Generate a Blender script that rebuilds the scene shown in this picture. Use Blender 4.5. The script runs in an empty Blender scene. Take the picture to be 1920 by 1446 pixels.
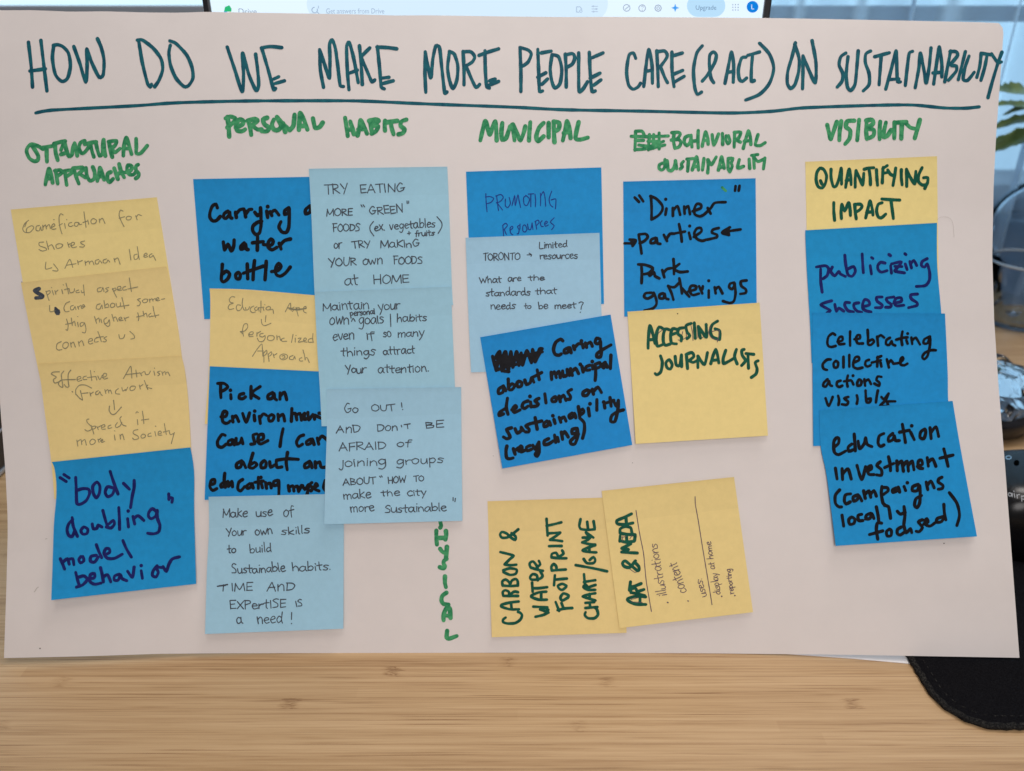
import bpy, bmesh, math, random
from mathutils import Vector

# ------------------------------------------------------------------ camera, world, lamps, exposure
F = 1450.0                      # focal length in pixels of a 1920 px wide picture
PITCH = math.radians(26.0)
CP, SP = math.cos(PITCH), math.sin(PITCH)
H = 0.3274                      # camera height over the desk top (desk top is z = 0)
SC = bpy.context.scene
COL = SC.collection

cam_data = bpy.data.cameras.new('camera')
cam_data.sensor_width = 36.0
cam_data.lens = 36.0 * F / 1920.0
cam_data.clip_start = 0.01
cam_data.clip_end = 50.0
cam_data.dof.use_dof = True
cam_data.dof.focus_distance = 0.428
cam_data.dof.aperture_fstop = 7.0
cam = bpy.data.objects.new('camera', cam_data)
cam.location = (0, 0, H)
cam.rotation_euler = (math.radians(90) - PITCH, 0, 0)
COL.objects.link(cam)
SC.camera = cam

world = bpy.data.worlds.new('World')
SC.world = world
world.use_nodes = True
bg = world.node_tree.nodes['Background']
bg.inputs['Color'].default_value = (1.0, 0.93, 0.90, 1)
bg.inputs['Strength'].default_value = 0.16

def area(name, loc, target, size, power, color):
    l = bpy.data.lights.new(name, 'AREA')
    l.shape = 'DISK'
    l.size = size
    l.energy = power
    l.color = color
    o = bpy.data.objects.new(name, l)
    o.location = loc
    o.rotation_euler = (Vector(target) - Vector(loc)).to_track_quat('-Z', 'Y').to_euler()
    COL.objects.link(o)
    return o
area('room_lamp', (0.07, -0.26, 0.50), (0.03, 0.36, 0.06), 0.40, 2.9, (1.0, 0.955, 0.935))
area('ceiling_lamp', (0.05, 0.10, 1.75), (0.0, 0.3, 0.0), 0.7, 5.6, (1.0, 0.94, 0.89))
area('back_fill_light', (0.45, 0.80, 1.55), (0.2, 0.6, 0.0), 0.5, 9.0, (1.0, 0.95, 0.90))  # added fill, no known fixture: brightens the desk and plant behind the poster

SC.view_settings.view_transform = 'Standard'
SC.view_settings.look = 'None'
SC.view_settings.exposure = 0.0
SC.view_settings.gamma = 1.0
SC.view_settings.use_curve_mapping = False
SC.render.engine = 'CYCLES'
SC.cycles.use_denoising = True
SC.cycles.max_bounces = 10
SC.cycles.transparent_max_bounces = 64

# ------------------------------------------------------------------ surveying: photograph pixels to places in the room
def ray(px, py, depth):
    """point at camera depth `depth` seen at pixel (px, py)"""
    X = (px - 960.0) / F * depth
    Y = (py - 723.0) / F * depth
    return Vector((X, depth * CP - Y * SP, H - Y * CP - depth * SP))

def on_desk(px, py, z=0.0):
    r = (py - 723.0) / F
    return ray(px, py, (H - z) / (r * CP + SP))

def at_dist(px, py, y):
    """point at horizontal distance y"""
    r = (py - 723.0) / F
    return ray(px, py, y / (CP - r * SP))

def interp(tab, t):
    if t <= tab[0][0]: return tab[0][1]
    for (a, b), (c, d) in zip(tab, tab[1:]):
        if t <= c:
            k = (t - a) / (c - a)
            k = k * k * (3 - 2 * k) * 0.5 + k * 0.5
            return b + (d - b) * k
    return tab[-1][1]

def sm(t):
    t = max(0.0, min(1.0, t)); return t * t * (3 - 2 * t)

# ------------------------------------------------------------------ helpers
def tag(o, label=None, cat=None, group=None, kind=None):
    if label: o['label'] = label
    if cat: o['category'] = cat
    if group: o['group'] = group
    if kind: o['kind'] = kind
    return o

def mesh_obj(name, verts, faces, mat, parent=None, smooth=True):
    me = bpy.data.meshes.new(name)
    me.from_pydata([tuple(v) for v in verts], [], faces)
    me.update()
    if smooth:
        for p in me.polygons: p.use_smooth = True
    if mat: me.materials.append(mat)
    o = bpy.data.objects.new(name, me)
    COL.objects.link(o)
    if parent: o.parent = parent
    return o

def bm_obj(name, bm, mat, parent=None, smooth=False):
    me = bpy.data.meshes.new(name)
    bm.normal_update()
    bm.to_mesh(me); bm.free()
    if smooth:
        for p in me.polygons: p.use_smooth = True
    if mat: me.materials.append(mat)
    o = bpy.data.objects.new(name, me)
    COL.objects.link(o)
    if parent: o.parent = parent
    return o

def empty(name, loc):
    o = bpy.data.objects.new(name, None)
    o.location = loc
    o.empty_display_size = 0.02
    COL.objects.link(o)
    return o

def box_bm(bm, c, s, bevel=0.0, seg=2):
    r = bmesh.ops.create_cube(bm, size=1.0)
    for v in r['verts']:
        v.co = Vector((c[0] + v.co.x * s[0], c[1] + v.co.y * s[1], c[2] + v.co.z * s[2]))
    if bevel:
        es = set()
        for v in r['verts']:
            for e in v.link_edges: es.add(e)
        bmesh.ops.bevel(bm, geom=list(es), offset=bevel, segments=seg, profile=0.5, affect='EDGES')
    return bm

def lathe(name, prof, mat, centre, parent=None, n=48):
    vs, fs = [], []
    for (r, z) in prof:
        for k in range(n):
            a = 2 * math.pi * k / n
            vs.append((centre[0] + r * math.cos(a), centre[1] + r * math.sin(a), centre[2] + z))
    for i in range(len(prof) - 1):
        for k in range(n):
            k2 = (k + 1) % n
            fs.append((i * n + k, i * n + k2, (i + 1) * n + k2, (i + 1) * n + k))
    if prof[0][0] > 1e-4: fs.append(tuple(reversed(range(n))))
    if prof[-1][0] > 1e-4: fs.append(tuple(range((len(prof) - 1) * n, len(prof) * n)))
    return mesh_obj(name, vs, fs, mat, parent)

def tube(name, pts, rad, mat, parent=None, n=8):
    vs, fs = [], []
    m = len(pts)
    for i, p in enumerate(pts):
        p = Vector(p)
        t = (Vector(pts[min(i + 1, m - 1)]) - Vector(pts[max(i - 1, 0)])).normalized()
        a = t.orthogonal().normalized(); b = t.cross(a)
        if i and (a.dot(pa) < 0.99):
            a = (pa - t * pa.dot(t)).normalized(); b = t.cross(a)
        pa = a
        r = rad(i / (m - 1)) if callable(rad) else rad
        for k in range(n):
            an = 2 * math.pi * k / n
            vs.append(p + (a * math.cos(an) + b * math.sin(an)) * r)
    for i in range(m - 1):
        for k in range(n):
            k2 = (k + 1) % n
            fs.append((i * n + k, i * n + k2, (i + 1) * n + k2, (i + 1) * n + k))
    fs.append(tuple(reversed(range(n)))); fs.append(tuple(range((m - 1) * n, m * n)))
    return mesh_obj(name, vs, fs, mat, parent)

def sheet(name, grid, w, thick, mat):
    """a sheet of paper from a grid of points (w columns): front, back and cut edges, each with its own corners"""
    n = len(grid); h = n // w
    def nrm(i, j):
        a = grid[j * w + min(i + 1, w - 1)] - grid[j * w + max(i - 1, 0)]
        b = grid[min(j + 1, h - 1) * w + i] - grid[max(j - 1, 0) * w + i]
        return b.cross(a).normalized()
    back = [grid[j * w + i] - nrm(i, j) * thick for j in range(h) for i in range(w)]
    vs = list(grid) + back
    fs = []
    for j in range(h - 1):
        for i in range(w - 1):
            q = (j * w + i, (j + 1) * w + i, (j + 1) * w + i + 1, j * w + i + 1)
            fs.append(q); fs.append(tuple(n + k for k in reversed(q)))
    rim = [i for i in range(w)] + [j * w + w - 1 for j in range(1, h)] + [(h - 1) * w + i for i in range(w - 2, -1, -1)] + [j * w for j in range(h - 2, 0, -1)]
    k0 = len(vs)
    vs += [grid[k] for k in rim] + [back[k] for k in rim]
    m = len(rim)
    for k in range(m):
        k2 = (k + 1) % m
        fs.append((k0 + k, k0 + k2, k0 + m + k2, k0 + m + k))
    return mesh_obj(name, vs, fs, mat)

# ------------------------------------------------------------------ materials
def new_mat(name):
    m = bpy.data.materials.new(name)
    m.use_nodes = True
    nt = m.node_tree
    return m, nt, nt.nodes['Principled BSDF']

def node(nt, typ, **kw):
    n = nt.nodes.new(typ)
    for k, v in kw.items(): setattr(n, k, v)
    return n

def math_n(nt, op, a, b=None, c=None):
    n = nt.nodes.new('ShaderNodeMath'); n.operation = op
    for i, x in enumerate((a, b, c)):
        if x is None: continue
        if hasattr(x, 'is_output'): nt.links.new(x, n.inputs[i])
        else: n.inputs[i].default_value = x
    return n.outputs[0]

def noise(nt, vec, scale, detail=3.0, rough=0.5, dist=0.0):
    n = nt.nodes.new('ShaderNodeTexNoise')
    n.inputs['Scale'].default_value = scale
    n.inputs['Detail'].default_value = detail
    n.inputs['Roughness'].default_value = rough
    n.inputs['Distortion'].default_value = dist
    if vec is not None: nt.links.new(vec, n.inputs['Vector'])
    return n.outputs['Fac']

def ramp(nt, fac, stops):
    r = nt.nodes.new('ShaderNodeValToRGB')
    while len(r.color_ramp.elements) < len(stops): r.color_ramp.elements.new(0.5)
    for e, (p, c) in zip(r.color_ramp.elements, stops):
        e.position = p
        e.color = (c[0], c[1], c[2], 1) if hasattr(c, '__len__') else (c, c, c, 1)
    nt.links.new(fac, r.inputs['Fac'])
    return r.outputs['Color']

def plain(name, col, rough=0.5, metal=0.0, spec=0.5, coat=0.0):
    m, nt, b = new_mat(name)
    b.inputs['Base Color'].default_value = (*col, 1)
    b.inputs['Roughness'].default_value = rough
    b.inputs['Metallic'].default_value = metal
    b.inputs['Specular IOR Level'].default_value = spec
    b.inputs['Coat Weight'].default_value = coat
    return m

def paper_mat(name, col, vary=0.05, scale=260.0, bump=0.02, rough=0.75, note=False):
    """paper: faint fibre mottling at two sizes and a very fine tooth"""
    m, nt, b = new_mat(name)
    tc = node(nt, 'ShaderNodeTexCoord').outputs['Object']
    n1 = noise(nt, tc, scale, 4.0, 0.65)
    n2 = noise(nt, tc, 38.0, 3.0, 0.5)
    f = math_n(nt, 'MULTIPLY_ADD', n1, 0.65, math_n(nt, 'MULTIPLY', n2, 0.35))
    lo = [c * (1 - vary) for c in col]; hi = [min(0.95, c * (1 + vary)) for c in col]
    colr = ramp(nt, f, [(0.3, lo), (0.7, hi)])
    if note:
        # every sheet a slightly different tint; the glued strip along the top a shade darker
        oi = node(nt, 'ShaderNodeObjectInfo')
        at = node(nt, 'ShaderNodeAttribute', attribute_name='along')
        edge = math_n(nt, 'ADD', at.outputs['Fac'], math_n(nt, 'MULTIPLY', n2, 0.01))
        glue = math_n(nt, 'MULTIPLY', math_n(nt, 'LESS_THAN', edge, 0.235), -0.032)
        val = math_n(nt, 'ADD', math_n(nt, 'MULTIPLY_ADD', oi.outputs['Random'], 0.06, 0.97), glue)
        hs = node(nt, 'ShaderNodeHueSaturation')
        nt.links.new(val, hs.inputs['Value']); nt.links.new(colr, hs.inputs['Color'])
        nt.links.new(math_n(nt, 'MULTIPLY_ADD', oi.outputs['Random'], 0.012, 0.494), hs.inputs['Hue'])
        colr = hs.outputs['Color']
    nt.links.new(colr, b.inputs['Base Color'])
    b.inputs['Roughness'].default_value = rough
    b.inputs['Specular IOR Level'].default_value = 0.25
    bn = node(nt, 'ShaderNodeBump')
    bn.inputs['Strength'].default_value = 0.35
    bn.inputs['Distance'].default_value = bump * 0.001
    nt.links.new(noise(nt, tc, 1500.0, 2.0), bn.inputs['Height'])
    nt.links.new(bn.outputs['Normal'], b.inputs['Normal'])
    return m

def ink_mat(name, a, b_, lo=0.35, hi=0.65, scale=220.0, rough=0.6):
    """marker or pen ink: density varies along and across the stroke"""
    m, nt, b = new_mat(name)
    tc = node(nt, 'ShaderNodeTexCoord').outputs['Object']
    f = noise(nt, tc, scale, 3.0, 0.6, 0.4)
    nt.links.new(ramp(nt, f, [(lo, a), (hi, b_)]), b.inputs['Base Color'])
    b.inputs['Roughness'].default_value = rough
    b.inputs['Specular IOR Level'].default_value = 0.12
    return m

M = {}
M['poster'] = paper_mat('poster_paper', (0.72, 0.672, 0.660), 0.022, 60.0, 0.02)
M['blue'] = paper_mat('blue_note_paper', (0.010, 0.265, 0.62), 0.10, note=True)
M['light'] = paper_mat('light_blue_note_paper', (0.34, 0.58, 0.74), 0.045, note=True)
M['yellow'] = paper_mat('yellow_note_paper', (0.81, 0.645, 0.275), 0.045, note=True)
M['teal'] = ink_mat('teal_marker', (0.006, 0.075, 0.115), (0.012, 0.125, 0.155))
M['green'] = ink_mat('green_marker', (0.020, 0.20, 0.085), (0.075, 0.36, 0.155), 0.36, 0.66, 300.0)
M['dgreen'] = ink_mat('dark_green_marker', (0.004, 0.070, 0.045), (0.008, 0.105, 0.065))
M['black'] = ink_mat('black_marker', (0.0035, 0.0035, 0.006), (0.008, 0.008, 0.011))
M['navy'] = ink_mat('navy_marker', (0.007, 0.011, 0.10), (0.014, 0.018, 0.145))
M['pen'] = ink_mat('dark_pen', (0.035, 0.045, 0.06), (0.09, 0.105, 0.13), 0.3, 0.7, 500.0)
M['ball'] = ink_mat('ballpoint_blue', (0.008, 0.026, 0.19), (0.016, 0.05, 0.27), 0.3, 0.7, 500.0)
M['purple'] = ink_mat('purple_ballpoint', (0.085, 0.055, 0.09), (0.16, 0.11, 0.14), 0.3, 0.7, 500.0)
M['pencil'] = ink_mat('graphite', (0.18, 0.17, 0.11), (0.34, 0.30, 0.17), 0.3, 0.7, 700.0)
# ------------------------------------------------------------------ the room: sky, wall, window, curtain, desk
def emit_mat(name, col, s):
    m = bpy.data.materials.new(name); m.use_nodes = True
    nt = m.node_tree; nt.nodes.clear()
    e = nt.nodes.new('ShaderNodeEmission'); o = nt.nodes.new('ShaderNodeOutputMaterial')
    e.inputs['Color'].default_value = (*col, 1); e.inputs['Strength'].default_value = s
    nt.links.new(e.outputs[0], o.inputs[0])
    return m

YW = 0.985                                  # window wall
SILL = 0.120
bm = bmesh.new(); box_bm(bm, (0, YW + 2.2, 1.2), (9, 0.02, 5))
tag(bm_obj('sky', bm, emit_mat('overcast_sky', (0.62, 0.86, 1.0), 1.5)), kind='structure')

wm, nt, b = new_mat('grey_blue_wall')
tc = node(nt, 'ShaderNodeTexCoord').outputs['Object']
nt.links.new(ramp(nt, noise(nt, tc, 9.0, 4.0), [(0.3, (0.24, 0.35, 0.47)), (0.7, (0.36, 0.48, 0.60))]), b.inputs['Base Color'])
b.inputs['Roughness'].default_value = 0.8
bm = bmesh.new(); box_bm(bm, (0, YW + 0.06, (SILL - 0.9) / 2), (3.0, 0.10, 0.9 + SILL))
tag(bm_obj('wall', bm, wm), 'dark blue grey wall below the window sill, behind the desk', 'wall', kind='structure')

win = empty('window', (0, YW, SILL))
tag(win, 'bright window behind the monitor with a grey blue crossbar', 'window')
fm = plain('window_frame_paint', (0.30, 0.36, 0.44), 0.5)
def part_box(name, c, s, mat, parent, bevel=0.002):
    bm = bmesh.new()
    p = parent.location
    box_bm(bm, (c[0] - p.x, c[1] - p.y, c[2] - p.z), s, bevel)
    return bm_obj(name, bm, mat, parent)
part_box('sill', (0, YW + 0.0, SILL + 0.009), (2.4, 0.10, 0.018), fm, win)
TZ = 0.322
tr = part_box('crossbar', (0, YW + 0.01, TZ), (2.3, 0.03, 0.017), fm, win)
part_box('mullion', (-0.62, YW + 0.012, 0.62), (0.03, 0.026, 0.95), fm, win)
gm = bpy.data.materials.new('window_glass'); gm.use_nodes = True
nt = gm.node_tree; nt.nodes.clear()
out = nt.nodes.new('ShaderNodeOutputMaterial'); mx = nt.nodes.new('ShaderNodeMixShader'); mx.inputs[0].default_value = 0.06
tp = nt.nodes.new('ShaderNodeBsdfTransparent'); tp.inputs['Color'].default_value = (0.96, 0.98, 1, 1)
gs = nt.nodes.new('ShaderNodeBsdfGlossy'); gs.inputs['Roughness'].default_value = 0.02
nt.links.new(tp.outputs[0], mx.inputs[1]); nt.links.new(gs.outputs[0], mx.inputs[2]); nt.links.new(mx.outputs[0], out.inputs[0])
part_box('pane', (0, YW + 0.03, 0.62), (2.3, 0.003, 0.98), gm, win, 0)

# sheer curtain, right of the monitor and a strip of it low at the left
cm = bpy.data.materials.new('sheer_curtain'); cm.use_nodes = True
nt = cm.node_tree; nt.nodes.clear()
out = nt.nodes.new('ShaderNodeOutputMaterial')
mx = nt.nodes.new('ShaderNodeMixShader'); mx2 = nt.nodes.new('ShaderNodeMixShader')
tl = nt.nodes.new('ShaderNodeBsdfTranslucent'); df = nt.nodes.new('ShaderNodeBsdfDiffuse'); tp = nt.nodes.new('ShaderNodeBsdfTransparent')
tl.inputs['Color'].default_value = (0.68, 0.82, 0.93, 1); df.inputs['Color'].default_value = (0.55, 0.68, 0.82, 1)
tp.inputs['Color'].default_value = (0.66, 0.82, 0.95, 1)
mx.inputs[0].default_value = 0.3; mx2.inputs[0].default_value = 0.42
nt.links.new(tl.outputs[0], mx.inputs[1]); nt.links.new(df.outputs[0], mx.inputs[2])
lw = nt.nodes.new('ShaderNodeLayerWeight'); lw.inputs['Blend'].default_value = 0.5
nt.links.new(math_n(nt, 'MULTIPLY_ADD', lw.outputs['Facing'], -0.62, 0.62), mx2.inputs[0])
nt.links.new(mx.outputs[0], mx2.inputs[1]); nt.links.new(tp.outputs[0], mx2.inputs[2])
nt.links.new(mx2.outputs[0], out.inputs[0])
def curtain(x0, x1, z0, z1, label, seed):
    rnd = random.Random(seed)
    nx, nz = 420, 24
    ph = [rnd.uniform(0, 6.3) for _ in range(5)]
    vs, fs = [], []
    for j in range(nz + 1):
        tz = j / nz
        for i in range(nx + 1):
            x = x0 + (x1 - x0) * i / nx
            a = 0.013 + 0.006 * (1 - tz)
            y = YW - 0.075 + a * (math.sin(x * 115 + ph[0] + 0.5 * math.sin(tz * 2 + ph[1])) + 0.6 * math.sin(x * 37 + ph[2]) + 0.25 * math.sin(x * 150 + ph[3]))
            vs.append((x + 0.006 * math.sin(x * 50 + ph[4] + tz), y, z0 + (z1 - z0) * tz + 0.003 * math.sin(x * 60 + ph[1])))
    w = nx + 1
    for j in range(nz):
        for i in range(nx):
            fs.append((j * w + i, j * w + i + 1, (j + 1) * w + i + 1, (j + 1) * w + i))
    o = mesh_obj('curtain', vs, fs, cm)
    return tag(o, label, 'curtain')
curtain(0.20, 0.95, 0.012, 0.95, 'sheer blue white curtain hanging in folds at the right, behind the plant', 4)

# desk of bamboo strips
dm, nt, b = new_mat('bamboo')
tc = node(nt, 'ShaderNodeTexCoord').outputs['Object']
sx = node(nt, 'ShaderNodeSeparateXYZ'); nt.links.new(tc, sx.inputs[0])
X, Y = sx.outputs[0], sx.outputs[1]
wob = noise(nt, tc, 7.0, 2.0)
Yw = math_n(nt, 'MULTIPLY_ADD', wob, 0.0009, Y)
yid = math_n(nt, 'FLOOR', math_n(nt, 'DIVIDE', Yw, 0.0072))
wn = node(nt, 'ShaderNodeTexWhiteNoise', noise_dimensions='1D'); nt.links.new(yid, wn.inputs['W'])
wn2 = node(nt, 'ShaderNodeTexWhiteNoise', noise_dimensions='1D'); nt.links.new(math_n(nt, 'ADD', yid, 71.3), wn2.inputs['W'])
# boards are finger-length pieces: tint changes along the strip too
seg = math_n(nt, 'FLOOR', math_n(nt, 'MULTIPLY_ADD', X, 1.1, math_n(nt, 'MULTIPLY', wn2.outputs[0], 7.0)))
wn3 = node(nt, 'ShaderNodeTexWhiteNoise', noise_dimensions='2D')
cv = node(nt, 'ShaderNodeCombineXYZ'); nt.links.new(yid, cv.inputs[0]); nt.links.new(seg, cv.inputs[1]); nt.links.new(cv.outputs[0], wn3.inputs['Vector'])
def stretched(sxv, syv, scale, detail, rough, dist=0.0):
    c = node(nt, 'ShaderNodeCombineXYZ')
    nt.links.new(math_n(nt, 'MULTIPLY', X, sxv), c.inputs[0])
    nt.links.new(math_n(nt, 'MULTIPLY', Y, syv), c.inputs[1])
    nt.links.new(math_n(nt, 'MULTIPLY', wn.outputs[0], 9.0), c.inputs[2])
    return noise(nt, c.outputs[0], scale, detail, rough, dist)
g1 = stretched(6.0, 520.0, 1.0, 5.0, 0.66, 0.0)
g2 = stretched(32.0, 2000.0, 1.0, 3.0, 0.6)
g3 = stretched(3.0, 150.0, 1.0, 3.0, 0.55, 0.1)
# bamboo nodes: one across each strip every 0.2 to 0.3 m
fx = math_n(nt, 'FRACT', math_n(nt, 'MULTIPLY_ADD', X, 3.4, math_n(nt, 'MULTIPLY', wn.outputs[0], 13.0)))
dn = math_n(nt, 'ABSOLUTE', math_n(nt, 'SUBTRACT', fx, 0.5))
dn = math_n(nt, 'ADD', dn, math_n(nt, 'MULTIPLY', math_n(nt, 'SUBTRACT', stretched(40.0, 420.0, 1.0, 3.0, 0.6, 1.5), 0.5), 0.055))
knot = math_n(nt, 'SUBTRACT', 1.0, math_n(nt, 'DIVIDE', math_n(nt, 'ABSOLUTE', dn), 0.020))
knot = math_n(nt, 'MAXIMUM', knot, 0.0)
fuzz = stretched(120.0, 900.0, 1.0, 2.0, 0.6, 2.0)
knot = math_n(nt, 'MULTIPLY', knot, math_n(nt, 'GREATER_THAN', wn2.outputs[0], 0.40))
knot = math_n(nt, 'MULTIPLY', knot, math_n(nt, 'MULTIPLY', math_n(nt, 'MAXIMUM', math_n(nt, 'SUBTRACT', fuzz, 0.36), 0.0), math_n(nt, 'MULTIPLY_ADD', wn2.outputs[0], 4.0, 0.4)))
mix = math_n(nt, 'MULTIPLY', g1, 0.58)
mix = math_n(nt, 'MULTIPLY_ADD', g2, 0.26, mix)
mix = math_n(nt, 'MULTIPLY_ADD', g3, 0.28, mix)
mix = math_n(nt, 'ADD', mix, math_n(nt, 'MULTIPLY', math_n(nt, 'SUBTRACT', wn3.outputs[0], 0.5), 0.10))
mix = math_n(nt, 'SUBTRACT', mix, math_n(nt, 'MULTIPLY', knot, 0.30))
pore = math_n(nt, 'MAXIMUM', math_n(nt, 'SUBTRACT', stretched(14.0, 1250.0, 1.0, 2.0, 0.5), 0.57), 0.0)
mix = math_n(nt, 'SUBTRACT', mix, math_n(nt, 'MULTIPLY', pore, 1.3))
# dark glue line here and there
fy = math_n(nt, 'FRACT', math_n(nt, 'DIVIDE', Yw, 0.0072))
gl = math_n(nt, 'LESS_THAN', fy, 0.05)
gl = math_n(nt, 'MULTIPLY', gl, math_n(nt, 'MULTIPLY', stretched(5.0, 3.0, 1.0, 2.0, 0.5), 0.16))
mix = math_n(nt, 'SUBTRACT', mix, gl)
colr = ramp(nt, mix, [(0.32, (0.25, 0.14, 0.066)), (0.45, (0.395, 0.245, 0.122)), (0.555, (0.475, 0.312, 0.165)), (0.70, (0.55, 0.375, 0.212))])
nt.links.new(colr, b.inputs['Base Color'])
b.inputs['Roughness'].default_value = 0.42
b.inputs['Specular IOR Level'].default_value = 0.35
bn = node(nt, 'ShaderNodeBump'); bn.inputs['Strength'].default_value = 0.25; bn.inputs['Distance'].default_value = 0.0003
nt.links.new(mix, bn.inputs['Height']); nt.links.new(bn.outputs['Normal'], b.inputs['Normal'])
DESK_FAR = 0.899
bm = bmesh.new(); box_bm(bm, (0.0, (0.06 + DESK_FAR) / 2, -0.0125), (1.8, DESK_FAR - 0.06, 0.025), 0.002)
desk = bm_obj('desk', bm, dm)
tag(desk, 'bamboo desk top with fine brown grain under the poster', 'desk')

# thin pale wedge lying flat under the poster, near edge showing at the right
p = [on_desk(*q) for q in ((1430, 1214), (1452, 1225.5), (1600, 1236), (1745, 1249), (1780, 1252), (1700, 1150))]
vs = [Vector((q.x, q.y, 0.0004)) for q in p] + [Vector((q.x, q.y, 0.0001)) for q in p]
n = len(p)
fs = [tuple(range(n)), tuple(reversed(range(n, 2 * n)))] + [(i, n + i, n + (i + 1) % n, (i + 1) % n) for i in range(n)]
tag(mesh_obj('pale_wedge', vs, fs, M['poster'], smooth=False), 'thin pale wedge peeking out on the desk beside the mouse pad', 'paper')

# mouse pad with a stitched rim
xl, yn, yf, xr, R = 0.2225, 0.2755, 0.500, 0.56, 0.024
PZ = 0.003
out_ = []
for (cx, cy, a0) in ((xl + R, yn + R, 180), (xr - R, yn + R, 270), (xr - R, yf - R, 0), (xl + R, yf - R, 90)):
    for k in range(13):
        a = math.radians(a0 + 90 * k / 12)
        out_.append(Vector((cx + R * math.cos(a), cy + R * math.sin(a), 0)))
n = len(out_)
pm, nt, b = new_mat('black_cloth')
tc = node(nt, 'ShaderNodeTexCoord').outputs['Object']
nt.links.new(ramp(nt, noise(nt, tc, 1800.0, 2.0, 0.7), [(0.35, (0.003, 0.003, 0.004)), (0.75, (0.011, 0.011, 0.013))]), b.inputs['Base Color'])
b.inputs['Roughness'].default_value = 0.9; b.inputs['Specular IOR Level'].default_value = 0.03
bn = node(nt, 'ShaderNodeBump'); bn.inputs['Strength'].default_value = 0.5; bn.inputs['Distance'].default_value = 0.0002
nt.links.new(noise(nt, tc, 2500.0, 1.0), bn.inputs['Height']); nt.links.new(bn.outputs['Normal'], b.inputs['Normal'])
vs = [Vector((v.x, v.y, 0.0006)) for v in out_] + [Vector((v.x, v.y, PZ)) for v in out_]
fs = [tuple(range(n, 2 * n)), tuple(reversed(range(n)))] + [(i, (i + 1) % n, n + (i + 1) % n, n + i) for i in range(n)]
pad = mesh_obj('mouse_pad', vs, fs, pm, smooth=False)
tag(pad, 'black cloth mouse pad with rounded corner and stitched rim on the desk', 'mouse pad')
# rim: an overlock stitch, one thread wound round the edge
dense = []
for i in range(n):
    a, c = out_[i], out_[(i + 1) % n]
    L = (c - a).length; k = max(1, int(L / 0.0022))
    for j in range(k): dense.append(a.lerp(c, j / k))
m = len(dense)
vs, fs = [], []
ns = 10
for i in range(m):
    t = (dense[(i + 1) % m] - dense[i - 1]).normalized(); nrm = Vector((t.y, -t.x, 0))
    for k in range(ns):
        a = 2 * math.pi * k / ns
        rr = 0.0019 * (1 + 0.16 * math.sin(i * 2.1 + a) + random.Random(i * 31 + k).uniform(-0.08, 0.08))
        vs.append(dense[i] + nrm * (rr * 1.1 * math.cos(a)) + Vector((0, 0, PZ * 0.56 + rr * 0.85 * math.sin(a))))
for i in range(m):
    i2 = (i + 1) % m
    for k in range(ns):
        k2 = (k + 1) % ns
        fs.append((i * ns + k, i2 * ns + k, i2 * ns + k2, i * ns + k2))
rm, nt, b = new_mat('stitch_thread')
tc = node(nt, 'ShaderNodeTexCoord').outputs['Object']
nt.links.new(ramp(nt, noise(nt, tc, 1400.0, 2.0, 0.7), [(0.45, (0.004, 0.004, 0.005)), (0.72, (0.045, 0.043, 0.039))]), b.inputs['Base Color'])
b.inputs['Roughness'].default_value = 0.8; b.inputs['Specular IOR Level'].default_value = 0.08
mesh_obj('stitched_rim', vs, fs, rm, pad)
# inner row of stitches
vs, fs = [], []
for i in range(0, m, 2):
    t = (dense[(i + 1) % m] - dense[i - 1]).normalized(); nrm = Vector((t.y, -t.x, 0))
    c = dense[i] - nrm * 0.0052 + Vector((0, 0, PZ + 0.0001)); k0 = len(vs)
    for (p_, q_, z_) in ((-.0011, -.0003, 0), (.0011, -.0003, 0), (.0011, .0003, 0), (-.0011, .0003, 0), (0, 0, .0004)):
        vs.append(c + t * p_ + nrm * q_ + Vector((0, 0, z_)))
    fs += [(k0, k0 + 1, k0 + 4), (k0 + 1, k0 + 2, k0 + 4), (k0 + 2, k0 + 3, k0 + 4), (k0 + 3, k0, k0 + 4)]
mesh_obj('stitch_row', vs, fs, rm, pad)
# ------------------------------------------------------------------ the poster: its surface as a depth map of the photograph's view
def poster_depth(px, py):
    """camera depth of the poster's face: it stands on the desk, leans on the monitor, bows back at the top
    and its lower corners curl forward"""
    d = 0.437
    if py < 723:
        d += 0.018 * ((723 - py) / 693.0) ** 4 * (1 - 0.35 * ((px - 960) / 960.0) ** 2)
    if px > 960:
        s = sm((px - 1150) / 760.0) ** 1.5
        d += s * 0.001 * interp([(45, 0), (200, 4), (400, 6.5), (620, 4), (880, -2), (1100, -7), (1235, -9)], py)
    else:
        s = sm((700 - px) / 700.0) ** 1.5
        d += s * 0.001 * interp([(20, -3), (400, -1), (770, -1), (1000, -4), (1235, -8.5)], py)
    # a few slow ripples of a sheet that has been rolled
    d += 0.0016 * math.sin(px / 260.0 + py / 900.0) * sm(1 - py / 1200.0)
    d += 0.0006 * math.sin(px / 130.0 - py / 210.0 + 2.0) * sm(1 - py / 1150.0)
    d += 0.0005 * math.sin(px / 47.0 + 1.0) * sm((120 - py) / 110.0)
    return d

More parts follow.
